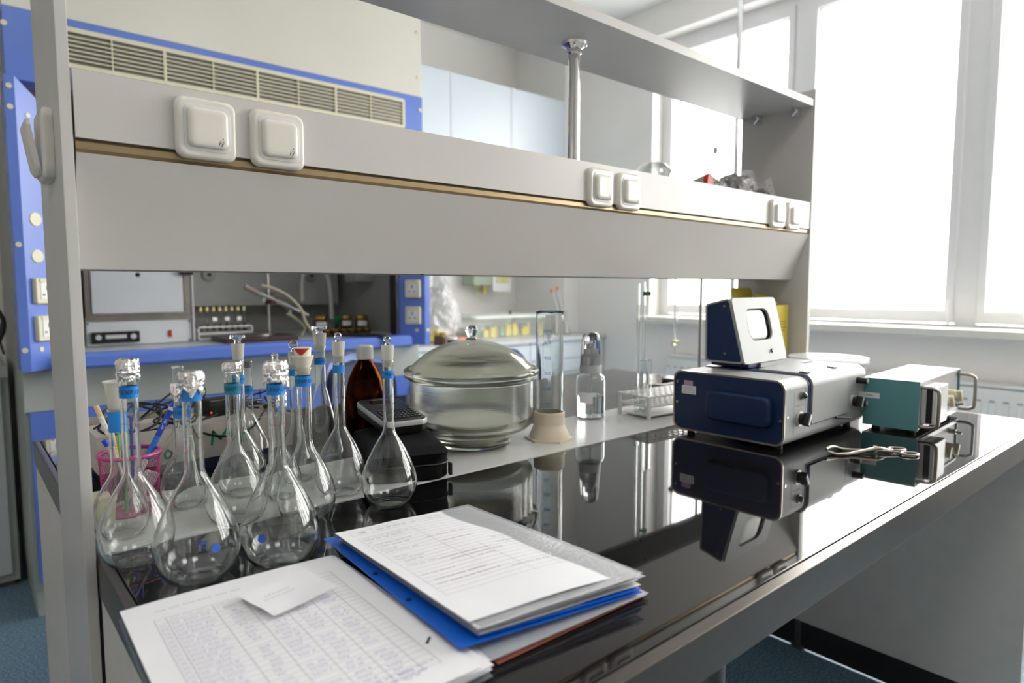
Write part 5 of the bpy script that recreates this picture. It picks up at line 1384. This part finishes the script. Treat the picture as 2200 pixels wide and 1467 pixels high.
# ================================================================ BEYOND THE BENCH
# chairs
def chair(label, x, y, rz, zt_, group=None):
    t = thing('office_chair', label, 'chair', (x, y, 0), rz, group)
    Rb_ = .21
    def shell(name, m_, off, zlo, zhi, rr):
        bm = B(); rows = []
        nA, nZ = 18, 14
        def P(i, j, o_):
            u = -1+2*i/nA; v = j/nZ
            # rounded outline
            a = u*1.0
            wv = math.sqrt(max(0, 1-((2*v-1)**2)**1.6))**.8
            ang = a*.95*wv
            r = Rb_+o_
            return Vector((math.sin(ang)*r, .0-(math.cos(ang)-1)*r*-.55, zlo+(zhi-zlo)*v))
        A = [[bm.verts.new(P(i, j, off)) for i in range(nA+1)] for j in range(nZ+1)]
        Bq = [[bm.verts.new(P(i, j, off)+Vector((0, rr, 0))) for i in range(nA+1)] for j in range(nZ+1)]
        for j in range(nZ):
            for i in range(nA):
                bm.faces.new((A[j][i], A[j+1][i], A[j+1][i+1], A[j][i+1])); bm.faces.new((Bq[j][i], Bq[j][i+1], Bq[j+1][i+1], Bq[j+1][i]))
            bm.faces.new((A[j][0], Bq[j][0], Bq[j+1][0], A[j+1][0])); bm.faces.new((A[j][nA], A[j+1][nA], Bq[j+1][nA], Bq[j][nA]))
        bmesh.ops.remove_doubles(bm, verts=bm.verts[:], dist=.0004)
        return obj(name, bm, m_, t, angle=60)
    shell('backrest_shell', 'chair', 0, zt_-.36, zt_, .022)
    shell('backrest_pad', 'chaird', -.012, zt_-.335, zt_-.025, -.025)
    bm = B(); loft(bm, [(rrect(.40, .40, .10), .0), (rrect(.44, .43, .12), .02), (rrect(.42, .41, .11), .06)], lambda a, b, tt: Vector((a, b-.24, .42+tt))); obj('seat', bm, 'chaird', t)
    bm = B(); box(bm, -.025, .025, -.06, .04, .445, .465); tube(bm, [(0, -.02, .455), (0, .045, .46), (0, .055, .52), (0, .030, zt_-.24)], .014, 10, sub=5); obj('back_support', bm, 'black', t)
    bm = B(); cyl(bm, (0, -.24, .08), (0, -.24, .419), .028); obj('gas_column', bm, 'black', t)
    for k in range(5):
        a = 2*PI*k/5+.3; bm = B(); tube(bm, [(0, -.24, .10), (.15*math.cos(a), -.24+.15*math.sin(a), .085), (.26*math.cos(a), -.24+.26*math.sin(a), .062)], .016, 8); l_ = obj('leg', bm, 'black', t)
        bm = B(); cyl(bm, (.26*math.cos(a)-.012, -.24+.26*math.sin(a), .027), (.26*math.cos(a)+.012, -.24+.26*math.sin(a), .027), .027); obj('castor', bm, 'black', l_)
    return t
chair('blue-backed chair behind the glass desiccator', 1.830, 2.28, math.radians(-14), .862)
chair('blue-backed chair with dark padding behind the amber bottle', 1.125, 2.22, math.radians(16), .876)

# ---------------------------------------------------------------- fume hood
FY = 2.60
hood = thing('fume_hood', 'large cream and blue fume hood with louvred vent strip beyond the bench', 'fume hood', (0, 0, 0))
quick('upper_fascia', 'cream', hood, (.168, 1.690, FY, 3.49, 1.985, 2.95), bev=.004)
quick('blue_band', 'blue', hood, (.168, 1.690, FY-.006, FY+.10, 1.765, 1.9835), bev=.002)
quick('hood_ceiling', 'mgrey', hood, (.20, 1.66, FY+.101, 3.46, 1.765, 1.80))
# louvred vent strip: real slats in a frame over a dark recess
bm = B(); gx0, gx1, gz0, gz1 = .285, 1.592, 1.828, 1.957
f = lambda a, b, tt: Vector((a+(gx0+gx1)/2, tt, b+(gz0+gz1)/2))
frame_ring(bm, rrect(gx1-gx0, gz1-gz0, .012, 5), rrect(gx1-gx0-.026, gz1-gz0-.030, .003, 5), FY-.0062, FY-.016, f); vg = obj('vent_frame', bm, 'creamp', hood, smooth=False)
quick('vent_recess', 'dsteel', vg, (gx0+.012, gx1-.012, FY-.0075, FY-.0063, gz0+.012, gz1-.012))
ns = 7
for k in range(ns-1):
    z = gz0+.015+(gz1-gz0-.030)*(k+1)/ns
    bm = B(); box(bm, gx0+.013, gx1-.013, FY-.0155, FY-.0080, z-.0019, z+.0019); obj('vent_slat', bm, 'creamp', vg)
x = gx1-.013-.158; j = 0
while x > gx0+.02:
    w_ = .0045 if j % 2 else .0020
    bm = B(); box(bm, x-w_, x+w_, FY-.0165, FY-.0080, gz0+.014, gz1-.014); obj('vent_divider', bm, 'creamp', vg); x -= .1605; j += 1
# side posts: narrow front face plus splayed cheek
def post(s):
    # s=+1 left, -1 right
    X = (lambda d: .160+d) if s > 0 else (lambda d: 1.690-d)
    ex = .150 if s > 0 else .115
    P = [(X(0), 2.55), (X(.026), 2.55), (X(ex), 2.655), (X(ex), 2.70), (X(0), 2.70)]
    bm = B(); A = [bm.verts.new((a, b, .853)) for a, b in P]
    zt2 = 1.764
    Tt = [bm.verts.new((a, b, zt2 if k in (0, 1, 4) else zt2-.105)) for k, (a, b) in enumerate(P)]
    bm.faces.new(A[::-1]); bm.faces.new(Tt)
    for k in range(5): bm.faces.new((A[k], A[(k+1) % 5], Tt[(k+1) % 5], Tt[k]))
    p = obj('side_post', bm, 'blue', hood, smooth=False)
    c0 = Vector((X(.026), 2.55, 0)); c1 = Vector((X(ex), 2.655, 0)); dd = (c1-c0).normalized(); nn = Vector((dd.y, -dd.x, 0)) if s > 0 else Vector((-dd.y, dd.x, 0))
    def disc(nm, m_, pos, n_, r, h=.002):
        bm = B(); q = Vector(pos)+n_*.0003; cyl(bm, q, q+n_*h, r, r*.92, seg=20); obj(nm, bm, m_, p)
    for z in ((1.927-.0, ) if False else (1.732, 1.670, 1.252, .921)):
        disc('cover_cap', 'creamp', (X(.012), 2.55, z), Vector((0, -1, 0)), .0085)
    for z in ((1.655, .921) if s > 0 else (.921,)):
        disc('cover_cap', 'creamp', c0+dd*.040+Vector((0, 0, z)), nn, .0085)
    if s > 0:
        for z in (1.335, 1.218): disc('blank_plug', 'creamp', c0+dd*.045+Vector((0, 0, z)), nn, .0225, .003)
    return c0, dd, nn, p
PL = post(1); PR = post(-1)
for (x_, z_) in ((.172, 1.93), (1.676, 1.925)):
    bm = B(); cyl(bm, (x_, FY-.0064, z_), (x_, FY-.009, z_), .0085, seg=20); obj('cover_cap', bm, 'creamp', hood)
for z_ in (2.27, 2.07):
    bm = B(); cyl(bm, (1.672, FY-.0004, z_), (1.672, FY-.003, z_), .0075, seg=20); obj('cover_cap', bm, 'creamp', hood)
def hood_socket(c0, dd, nn, s, u, z, lab):
    t = thing('wall_socket', lab, 'socket', tuple(c0+dd*u+nn*.0004+Vector((0, 0, z))))
    f = lambda a, b, tt: dd*a+nn*tt+Vector((0, 0, b))
    bm = B(); loft(bm, [(rrect(.072, .082, .006), 0), (rrect(.072, .082, .006), .012), (rrect(.066, .076, .006), .016)], f); obj('socket_housing', bm, 'creamp', t, angle=50)
    bm = B(); loft(bm, [(rrect(.044, .052, .003), .0162), (rrect(.044, .052, .003), .018)], f); obj('socket_insert', bm, 'white', t)
    bm = B(); prism(bm, rrect(.050, .010, .003), .0162, .020, lambda a, b, tt: f(a, b+.033, tt)); obj('flap_hinge', bm, 'creamp', t)
    for (a, b, w2, h2) in ((0, .010, .0045, .014), (-.012, -.012, .010, .0045), (.012, -.012, .010, .0045)):
        bm = B(); prism(bm, rrect(w2, h2, .001), .0182, .0185, lambda p_, q_, tt: f(p_+a, q_+b, tt)); obj('socket_slot', bm, 'black', t, smooth=False)
    return t
hood_socket(*PL[:3], 1, .055, 1.108, 'upper cream socket on the left cheek of the fume hood')
hood_socket(*PL[:3], 1, .055, .988, 'lower cream socket on the left cheek of the fume hood')
hood_socket(PR[0], -PR[1]*-1, PR[2], -1, .056, 1.112, 'upper cream socket on the right cheek of the fume hood')
hood_socket(PR[0], -PR[1]*-1, PR[2], -1, .056, .990, 'lower cream socket on the right cheek of the fume hood, flap cord hanging')
bm = B(); prism(bm, [(2.520, .862), (2.520, .892), (2.535, .902), (2.60, .902), (2.60, .853), (2.528, .853)],   .3116, 1.5734, lambda a, b, tt: Vector((tt, a, b))); obj('front_sill', bm, 'blue', hood, smooth=False)

quick('working_surface', 'lgrey', hood, (.20, 1.66, 2.701, 3.46, .875, .893))
quick('back_wall', 'mgrey', hood, (.20, 1.66, 3.461, 3.49, .875, 1.764))
quick('side_wall', 'mgrey', hood, (.172, .1995, 2.701, 3.49, .853, 1.764)); quick('side_wall', 'mgrey', hood, (1.6605, 1.688, 2.701, 3.49, .853, 1.764))
M['baffle'] = mat('pale_baffle_panel', (.40, .41, .40), .45, noise_amt=.03)
quick('baffle_panel', 'baffle', hood, (.210, 1.615, 3.34, 3.352, 1.030, 1.76)); 
for (x_) in (.951, 1.461):
    bm = B(); cyl(bm, (x_, 3.339, 1.180), (x_, 3.327, 1.180), .034, .030, seg=32); d_ = obj('baffle_knob', bm, 'mgrey', hood)
    bm = B(); cyl(bm, (x_, 3.3265, 1.180), (x_, 3.320, 1.180), .008); obj('knob_screw', bm, 'black', d_)
quick('black_sash_guide', 'black', hood, (1.566, 1.5745, 2.640, 2.70, .903, 1.764))
quick('grey_switch_box', 'baffle', hood, (1.560, 1.6600, 3.02, 3.14, 1.150, 1.30), bev=.003)
quick('lower_fascia', 'ggreen', hood, (.168, 1.690, 2.650, 2.66, .708, .8525))
quick('carcass', 'ggreen', hood, (.168, 1.690, 2.663, 3.45, .10, .8525))
quick('plinth', 'ggreen', hood, (.172, 1.686, 2.672, 3.40, .0, .0998))
for (xa, xb) in ((.180, .552), (.556, .930), (.934, 1.306), (1.310, 1.680)):
    d_ = quick('cupboard_door', 'blue', hood, (xa, xb, 2.644, 2.662, .125, .706), bev=.002)
    quick('door_handle', 'dsteel', d_, (xb-.035, xb-.023, 2.628, 2.6438, .56, .66), bev=.003)

# furnace
t = thing('muffle_furnace', 'grey metal laboratory furnace inside the fume hood, black controller below its door', 'furnace', (.385, 2.90, .8932))
M['stainless'] = mat('brownish_stainless', (.36, .33, .31), .3, metal=1, noise_amt=.15, noise_scale=12)
quick('upper_body', 'stainless', t, (0, .365, .03, .40, .112, .46))
bm = B(); frame_ring(bm, [(.0, .112), (.365, .112), (.365, .46), (.0, .46)], [(.022, .130), (.343, .130), (.343, .44), (.022, .44)], .0, .029, lambda a, b, tt: Vector((a, tt, b))); obj('front_frame', bm, 'stainless', t, smooth=False)
d_ = quick('furnace_door', 'lgrey', t, (.018, .335, -.020, -.0010, .126, .42), bev=.004)
bm = B(); cyl(bm, (.175, -.0202, .275), (.175, -.0215, .275), .0085); obj('peep_hole', bm, 'black', d_)
quick('door_latch', 'black', t, (.322, .372, -.040, -.0202, .276, .294), bev=.004)
quick('control_panel', 'lgrey', t, (0, .370, .010, .40, .002, .097), bev=.003)
quick('trim_strip', 'stainless', t, (-.003, .372, .004, .40, .0975, .1115))
c_ = quick('black_controller', 'black', t, (.014, .176, -.006, .0098, .012, .056), bev=.002)
bm = B(); box(bm, .060, .130, -.0070, -.0061, .030, .044); obj('controller_display', bm, 'silver', c_)
for x_ in (.036, .153):
    bm = B(); cyl(bm, (x_, -.0062, .036), (x_, -.0120, .036), .010); obj('controller_knob', bm, 'silver', c_)
quick('rocker_switch', 'red', t, (.281, .293, .004, .0098, .026, .054), bev=.001)
for (x_, z_) in ((.360, .088), (.360, .010), (.006, .088)):
    bm = B(); cyl(bm, (x_, .0098, z_), (x_, .0075, z_), .004, seg=10); obj('panel_screw', bm, 'dsteel', t)
quick('side_strip', 'silver', t, (.3725, .3790, .0, .02, .002, .46))

# vial rack
t = thing('vial_rack', 'white two-tier rack of dark-filled vials inside the fume hood beside the furnace', 'rack', (.785, 2.93, .8932))
for z in (.004, .028, .055): quick('rack_shelf', 'white', t, (0, .225, 0, .06, z, z+.005))
for x_ in (0, .221): quick('rack_end', 'white', t, (x_, x_+.004, 0, .06, .0, .060))
M['browliq'] = mat('dark_brown_liquid', (.03, .012, .008), .2)
M['ycap'] = mat('yellow_vial_cap', (.72, .65, .28), .4)
for k in range(8):
    v = thing('capped_vial', 'slim vial of dark liquid with yellow cap standing in the fume hood rack', 'vial', (.785+.020+k*.0255, 2.96, .9575), 0, 'yellow-capped vials in the fume hood rack')
    bm = B(); lathe(bm, [(0, -.026), (.007, -.026), (.0075, -.022), (.0075, .060), (.006, .060)], 14); obj('glass_tube', bm, 'vial', v)
    bm = B(); cyl(bm, (0, 0, -.0255), (0, 0, .004+(.004*math.sin(k*2))), .0068, seg=12); obj('dark_liquid', bm, 'browliq', v)
    bm = B(); cyl(bm, (0, 0, .0605), (0, 0, .078), .0062, .0052, seg=12); obj('yellow_cap', bm, 'ycap', v)
    if k in (2, 4, 6):
        bm = B(); box(bm, -.006, .012, -.0085, -.0079, .018, .034); obj('white_label', bm, 'paper', v)

# hotplate, retort stand, condenser
t = thing('hotplate', 'dark brown electric hotplate at the front of the fume hood', 'hotplate', (.83, 2.715, .8932))
quick('housing', 'hot', t, (0, .30, 0, .20, .0, .022), bev=.004); bm = B(); cyl(bm, (.15, .11, .0225), (.15, .11, .031), .080, seg=40); obj('heating_plate', bm, 'dsteel', t)
t = thing('retort_stand', 'steel retort stand in the fume hood holding the slanted condenser', 'stand', (1.093, 2.96, .8932))
quick('base_plate', 'dsteel', t, (-.06, .06, -.04, .10, 0, .010)); bm = B(); cyl(bm, (0, 0, .0101), (0, 0, .55), .0055); obj('rod', bm, 'steel', t)
bm = B(); box(bm, -.012, .012, -.014, .014, .150, .172, bev=.003); box(bm, -.004, .014, -.050, -.012, .155, .166, bev=.002); cyl(bm, (.012, -.03, .170), (.030, -.03, .176), .006); box(bm, -.014, .016, -.052, -.046, .196, .204, bev=.002); box(bm, -.014, .016, -.052, -.046, .150, .157, bev=.002); obj('rusty_clamp', bm, 'rust', t)
t = thing('glass_condenser', 'slanted glass condenser clamped to the stand inside the fume hood', 'condenser', (0, 0, 0))
a, b = Vector((.975, 2.905, 1.122)), Vector((1.255, 2.905, .992))
bm = B(); cyl(bm, a.lerp(b, .20), a.lerp(b, .74), .0155, seg=20); obj('cooling_jacket', bm, 'vial', t)
bm = B(); cyl(bm, a-(b-a)*.02, a.lerp(b, .19), .0135, .0125, seg=18); obj('wide_end', bm, mat('stained_glass_end', (.48, .40, .34), .25, trans=.4), t)
bm = B(); cyl(bm, a.lerp(b, .195), a.lerp(b, 1.0), .0055, seg=12); obj('inner_tube', bm, 'pale', t)
bm = B(); c1 = a.lerp(b, .70)-Vector((0, 0, .017)); cyl(bm, c1+Vector((0, 0, .002)), c1-Vector((0, 0, .016)), .005); c2 = a.lerp(b, .28)-Vector((0, 0, .017)); cyl(bm, c2+Vector((0, 0, .003)), c2-Vector((0, 0, .012)), .005); obj('side_arm', bm, 'pale', t)
def hose(label, pts, r, m_):
    bm = B(); tube(bm, pts, r, 10, sub=6); o = obj('rubber_hose', bm, m_, None); tag(o, label, 'hose')
hose('yellowed hose arching over the condenser in the fume hood', [(1.03, 2.87, 1.128), (1.09, 2.868, 1.112), (1.15, 2.866, 1.078), (1.205, 2.866, 1.02), (1.225, 2.866, .96), (1.27, 2.86, .900)], .0062, 'tubing')
hose('yellowed hose running from the condenser side arm to the hood floor', [(1.155, 2.90, 1.000), (1.18, 2.895, .985), (1.215, 2.89, .955), (1.23, 2.89, .93), (1.215, 2.89, .900)], .0055, 'tubing')
hose('thick pale hose hanging in an arch at the back of the fume hood', [(1.352, 3.20, 1.05), (1.355, 3.20, 1.15), (1.375, 3.20, 1.20), (1.43, 3.20, 1.225), (1.485, 3.20, 1.19), (1.505, 3.20, 1.10), (1.51, 3.20, .955)], .0105, 'pale')
t = thing('gas_tap', 'green and blue gas tap at the back of the fume hood', 'tap', (1.535, 3.20, .8932))
bm = B(); cyl(bm, (0, 0, 0), (0, 0, .055), .010); obj('tap_body', bm, 'dsteel', t)
bm = B(); cyl(bm, (.0, -.012, .055), (.0, -.040, .055), .022, seg=24); k_ = obj('green_handle', bm, 'greent', t)
bm = B(); cyl(bm, (.0, -.0405, .055), (.0, -.045, .055), .010, seg=20); obj('blue_centre', bm, 'penblue', k_)

# jars with gold lids in the hood
def goldjar(x, y, h, r, lab, group=None, label_=True):
    t = thing('gold_lidded_jar', lab, 'jar', (x, y, .8932), group=group)
    bm = B(); lathe(bm, [(0, 0), (r*.95, 0), (r, .003), (r, h*.74), (r*.9, h*.80), (0, h*.80)], 24); obj('brown_glass', bm, 'jar', t)
    bm = B(); lathe(bm, [(0, h*.803), (r*.93, h*.803), (r*.97, h*.82), (r*.97, h*.97), (r*.9, h), (r*.8, h*.985), (0, h*.985)], 24); obj('gold_lid', bm, 'gold', t)
    if label_:
        bm = B(); V = []
        for k in range(9):
            a = -2.6+1.5*k/8; V.append((bm.verts.new(((r+.0006)*math.cos(a), (r+.0006)*math.sin(a), h*.40)), bm.verts.new(((r+.0006)*math.cos(a), (r+.0006)*math.sin(a), h*.68))))
        for p, q in zip(V, V[1:]): bm.faces.new((p[0], q[0], q[1], p[1]))
        obj('white_label', bm, 'paper', t, recalc=False)
goldjar(1.372, 3.03, .088, .036, 'tall brown jar with gold lid and white label, left of the green tap')
goldjar(1.520, 3.06, .086, .032, 'tall brown gold-lidded jar right of the green tap, left one of two')
goldjar(1.575, 3.00, .086, .034, 'tall brown gold-lidded jar right of the green tap, right one of two')
for k in range(9):
    goldjar(1.300+.042*k if k < 7 else 1.335+.044*(k-7), 2.90+.004*(k % 2) if k < 7 else 2.947, .027, .0185, 'low tin with a gold lid in the row at the front of the fume hood', 'low gold-lidded tins in the fume hood', False)
cable('black cable lying over the blue front sill of the fume hood', [(1.25, 2.78, .898), (1.30, 2.72, .902), (1.35, 2.62, .9055), (1.40, 2.55, .9050), (1.425, 2.513, .895), (1.428, 2.508, .86), (1.430, 2.52, .80), (1.44, 2.60, .75)], .0045, 'black_cable')
cable('second black cable beside it over the blue front sill', [(1.35, 2.80, .898), (1.395, 2.72, .902), (1.44, 2.64, .9060), (1.45, 2.55, .9060), (1.445, 2.511, .895), (1.441, 2.506, .86)], .0042, 'black_cable')

# grey cabinet and cables left of the hood
t = thing('grey_floor_cabinet', 'grey floor-standing cabinet left of the fume hood', 'cabinet', (-.50, 3.00, 0))
quick('carcass', 'ggreen', t, (0, .648, .022, .55, .02, .838), bev=.003)
quick('door', 'lgrey', t, (.004, .625, .0, .0215, .055, .785), bev=.003)
quick('top_strip', 'ggreen', t, (.004, .648, .0, .0215, .790, .838), bev=.003)
quick('plinth', 'dsteel', t, (.01, .63, .03, .5, 0, .0199))
cable('black cable loop hanging above the grey floor cabinet', [(.02, 3.12, 1.10), (.10, 3.11, 1.08), (.150, 3.10, .99), (.12, 3.10, .90), (.05, 3.10, .862), (-.05, 3.12, .85)], .008)
cable('thinner grey-black cable curl beside the fume hood post', [(.150, 3.2, .86), (.140, 3.2, .92), (.150, 3.22, .985), (.160, 3.24, 1.0)], .004)
t = thing('white_plug', 'white rounded plug lying on top of the grey floor cabinet', 'plug', (.105, 3.10, .838))
bm = B(); lathe(bm, [(0, 0), (.026, 0), (.030, .012), (.026, .034), (.010, .042), (0, .043)], 24); obj('plug_body', bm, 'white', t)

# ---------------------------------------------------------------- back counter
KY = 3.24
t = thing('wall_counter', 'pale blue base cupboards with drawers under a grey worktop along the back wall', 'counter', (0, 0, 0))
quick('worktop', 'ctop', t, (1.80, 3.695, KY-.02, 4.075, .742, .770), bev=.002)
quick('carcass', 'lblue', t, (1.81, 3.54, KY+.02, 4.07, .09, .7418)); quick('plinth', 'dsteel', t, (1.83, 3.53, KY+.06, 4.05, 0, .0899))
for (xa, xb) in ((1.812, 2.378), (2.382, 2.948), (2.952, 3.690)):
    for (za, zb2) in ((.618, .738), (.362, .614), (.100, .358)):
        d_ = quick('drawer', 'lblue', t, (xa, xb, KY, KY+.019, za, zb2), bev=.0015)
        xc = (xa+xb)/2; zc = zb2-.075 if za < .6 else (za+zb2)/2
        if za > .6: continue
        bm = B(); tube(bm, [(xc-.12, KY-.0002, zc), (xc-.12, KY-.028, zc), (xc+.12, KY-.028, zc), (xc+.12, KY-.0002, zc)], .006, 8); obj('bar_handle', bm, 'silver', d_)

t = thing('wall_cabinets', 'row of pale blue wall cupboards high on the back wall', 'cupboard', (0, 0, 0))
quick('carcass', 'lblue', t, (1.76, 3.535, 3.52, 4.075, 1.70, 2.486))
for (xa, xb) in ((1.765, 1.978), (1.982, 2.492), (2.496, 3.004), (3.008, 3.535)):
    quick('cupboard_door', 'lblue', t, (xa, xb, 3.50, 3.5195, 1.702, 2.484), bev=.0015)

CZ = .7702
t = thing('clear_plastic_bag', 'large crumpled clear bag with yellow bits on the back counter beside the fume hood', 'bag', (2.33, 3.47, CZ))
crumple('bag_film', (0, 0, .17), (.135, .12, .19), 'bag', 2.2, t, 5, .30, 10)
crumple('bag_neck', (.05, 0, .36), (.05, .05, .08), 'bag', 5.2, t, 4, .35, 10)
crumple('yellow_contents', (-.02, 0, .045), (.10, .09, .045), 'leaf', 1.2, t, 3, .25)
t = thing('hanging_plastic_bag', 'narrow clear bag standing beside the large one on the back counter', 'bag', (2.535, 3.68, CZ))
crumple('bag_film', (0, 0, .14), (.075, .08, .165), 'bag', 8.2, t, 5, .30, 10)
crumple('orange_contents', (.0, 0, .03), (.075, .07, .028), 'peach', 6.2, t, 3, .3)
for i, (x_, y_, s_, lab) in enumerate(((2.43, 3.33, .026, 'orange plastic scrap on the back counter, left one in front of the bags'), (2.52, 3.34, .030, 'orange plastic scrap on the back counter, right one behind the desiccator knob'))):
    t = thing('orange_scrap', lab, 'plastic scrap', (x_, y_, CZ+s_*.66)); crumple('scrap', (0, 0, 0), (s_*1.5, s_, s_*.7), 'peach', i+9.1, t, 3, .3)
t = thing('brown_jar', 'small brown jar with a gold lid on the back counter at the hood edge', 'jar', (2.235, 3.265, CZ))
bm = B(); lathe(bm, [(0, 0), (.036, 0), (.038, .006), (.038, .052), (.033, .060), (0, .060)], 28); obj('brown_glass', bm, 'jar', t)
bm = B(); lathe(bm, [(0, .0602), (.036, .0602), (.037, .076), (0, .078)], 28); obj('gold_lid', bm, 'gold', t)
t = thing('white_lidded_pot', 'small white-lidded pot in front of the bags on the back counter', 'pot', (2.325, 3.265, CZ))
bm = B(); lathe(bm, [(0, 0), (.030, 0), (.031, .004), (.031, .030), (0, .030)], 28); obj('pot_body', bm, 'jar', t)
bm = B(); lathe(bm, [(0, .0302), (.033, .0302), (.033, .044), (.031, .046), (0, .046)], 28); obj('white_lid', bm, 'white', t)
# storage tub
t = thing('storage_tub', 'long translucent tub of yellow and green items on the back counter', 'tub', (2.65, 3.47, CZ))
bm = B(); loft(bm, [([(a*.94, b*.92) for a, b in rrect(.60, .30, .03)], .001), (rrect(.60, .30, .03), .135)], lambda a, b, tt: Vector((a+.30, b+.15, tt)), cap=False); obj('tub_body', bm, 'clearbox', t)
bm = B(); loft(bm, [(rrect(.625, .32, .03), .136), (rrect(.625, .32, .03), .148), (rrect(.59, .29, .03), .160)], lambda a, b, tt: Vector((a+.30, b+.15, tt))); obj('tub_lid', bm, mat('milky_white_lid', (.74, .80, .74), .35), t)
rnd = random.Random(22); cols_ = [mat('yellow_item', (.80, .66, .10), .5), mat('green_item', (.25, .50, .30), .5), mat('orange_item', (.75, .42, .15), .5), mat('white_item', (.8, .8, .78), .5), mat('blue_item', (.35, .50, .62), .5)]
for mi, mm in enumerate(cols_):
    bm = B()
    for k in range(9):
        px, py = .045+rnd.random()*.50, .035+.018*mi+rnd.random()*.01; s_ = .012+rnd.random()*.016
        box(bm, px-s_, px+s_, py+.0, py+.012, .004+.02*mi*.3, .035+rnd.random()*.06, bev=.002, seg=1)
    o = obj('tub_contents', bm, mm, t)
t = thing('black_bottle_stopper', 'small black stopper standing on the translucent tub', 'stopper', (2.995, 3.50, CZ+.1602))
bm = B(); lathe(bm, [(0, 0), (.012, 0), (.010, .010), (.005, .016), (.009, .024), (0, .030)], 20); obj('stopper', bm, 'black', t)
# wall box with print
t = thing('wall_dispenser', 'pale green wall box with printed white carton beside it on the back wall', 'dispenser', (3.12, 4.08, 1.09))
quick('green_box', mat('pale_green_box', (.42, .50, .40), .5, noise_amt=.05), t, (-.12, .055, -.16, -.001, .045, .36), bev=.004)
quick('printed_carton', 'paper', t, (.057, .235, -.165, -.001, -.005, .36), bev=.003)
bm = B(); box(bm, .085, .215, -.1665, -.1655, .06, .14)
obj('carton_print', bm, mat('yellow_pattern_print', (.75, .68, .35), .5, noise_amt=.4, noise_scale=60), t)
bm = B(); cyl(bm, (.02, -.10, .044), (.02, -.10, -.02), .014); tube(bm, [(-.06, -.1, .05), (-.05, -.1, -.02), (0, -.1, -.07)], .004, 6); obj('dispenser_nozzle', bm, 'leaf', t)
# syringes in a small flask
t = thing('syringe_flask', 'small clear flask holding orange-tipped droppers at the end of the back counter', 'flask', (3.46, 3.42, CZ))
bm = B(); lathe(bm, [(0, 0), (.045, 0), (.048, .01), (.016, .10), (.014, .17), (.018, .175)], 28); obj('glass_body', bm, 'vial', t)
for (dx, h, lab) in ((-.085, .33, 'translucent dropper with orange tip leaning in the small flask, right one'), (-.12, .31, 'translucent dropper with orange tip leaning in the small flask, left one')):
    s_ = thing('dropper', lab, 'dropper', (3.46, 3.41+(.022 if dx < -.1 else 0), CZ+.02))
    bm = B(); cyl(bm, (0, 0, 0), (dx, 0, h-.02), .0075, .009, seg=12); obj('barrel', bm, 'milky', s_)
    bm = B(); cyl(bm, (dx*1.003, 0, (h-.02)*1.003), (dx*1.08, 0, (h-.02)*1.08), .010, .009, seg=12); obj('orange_tip', bm, 'orange', s_)
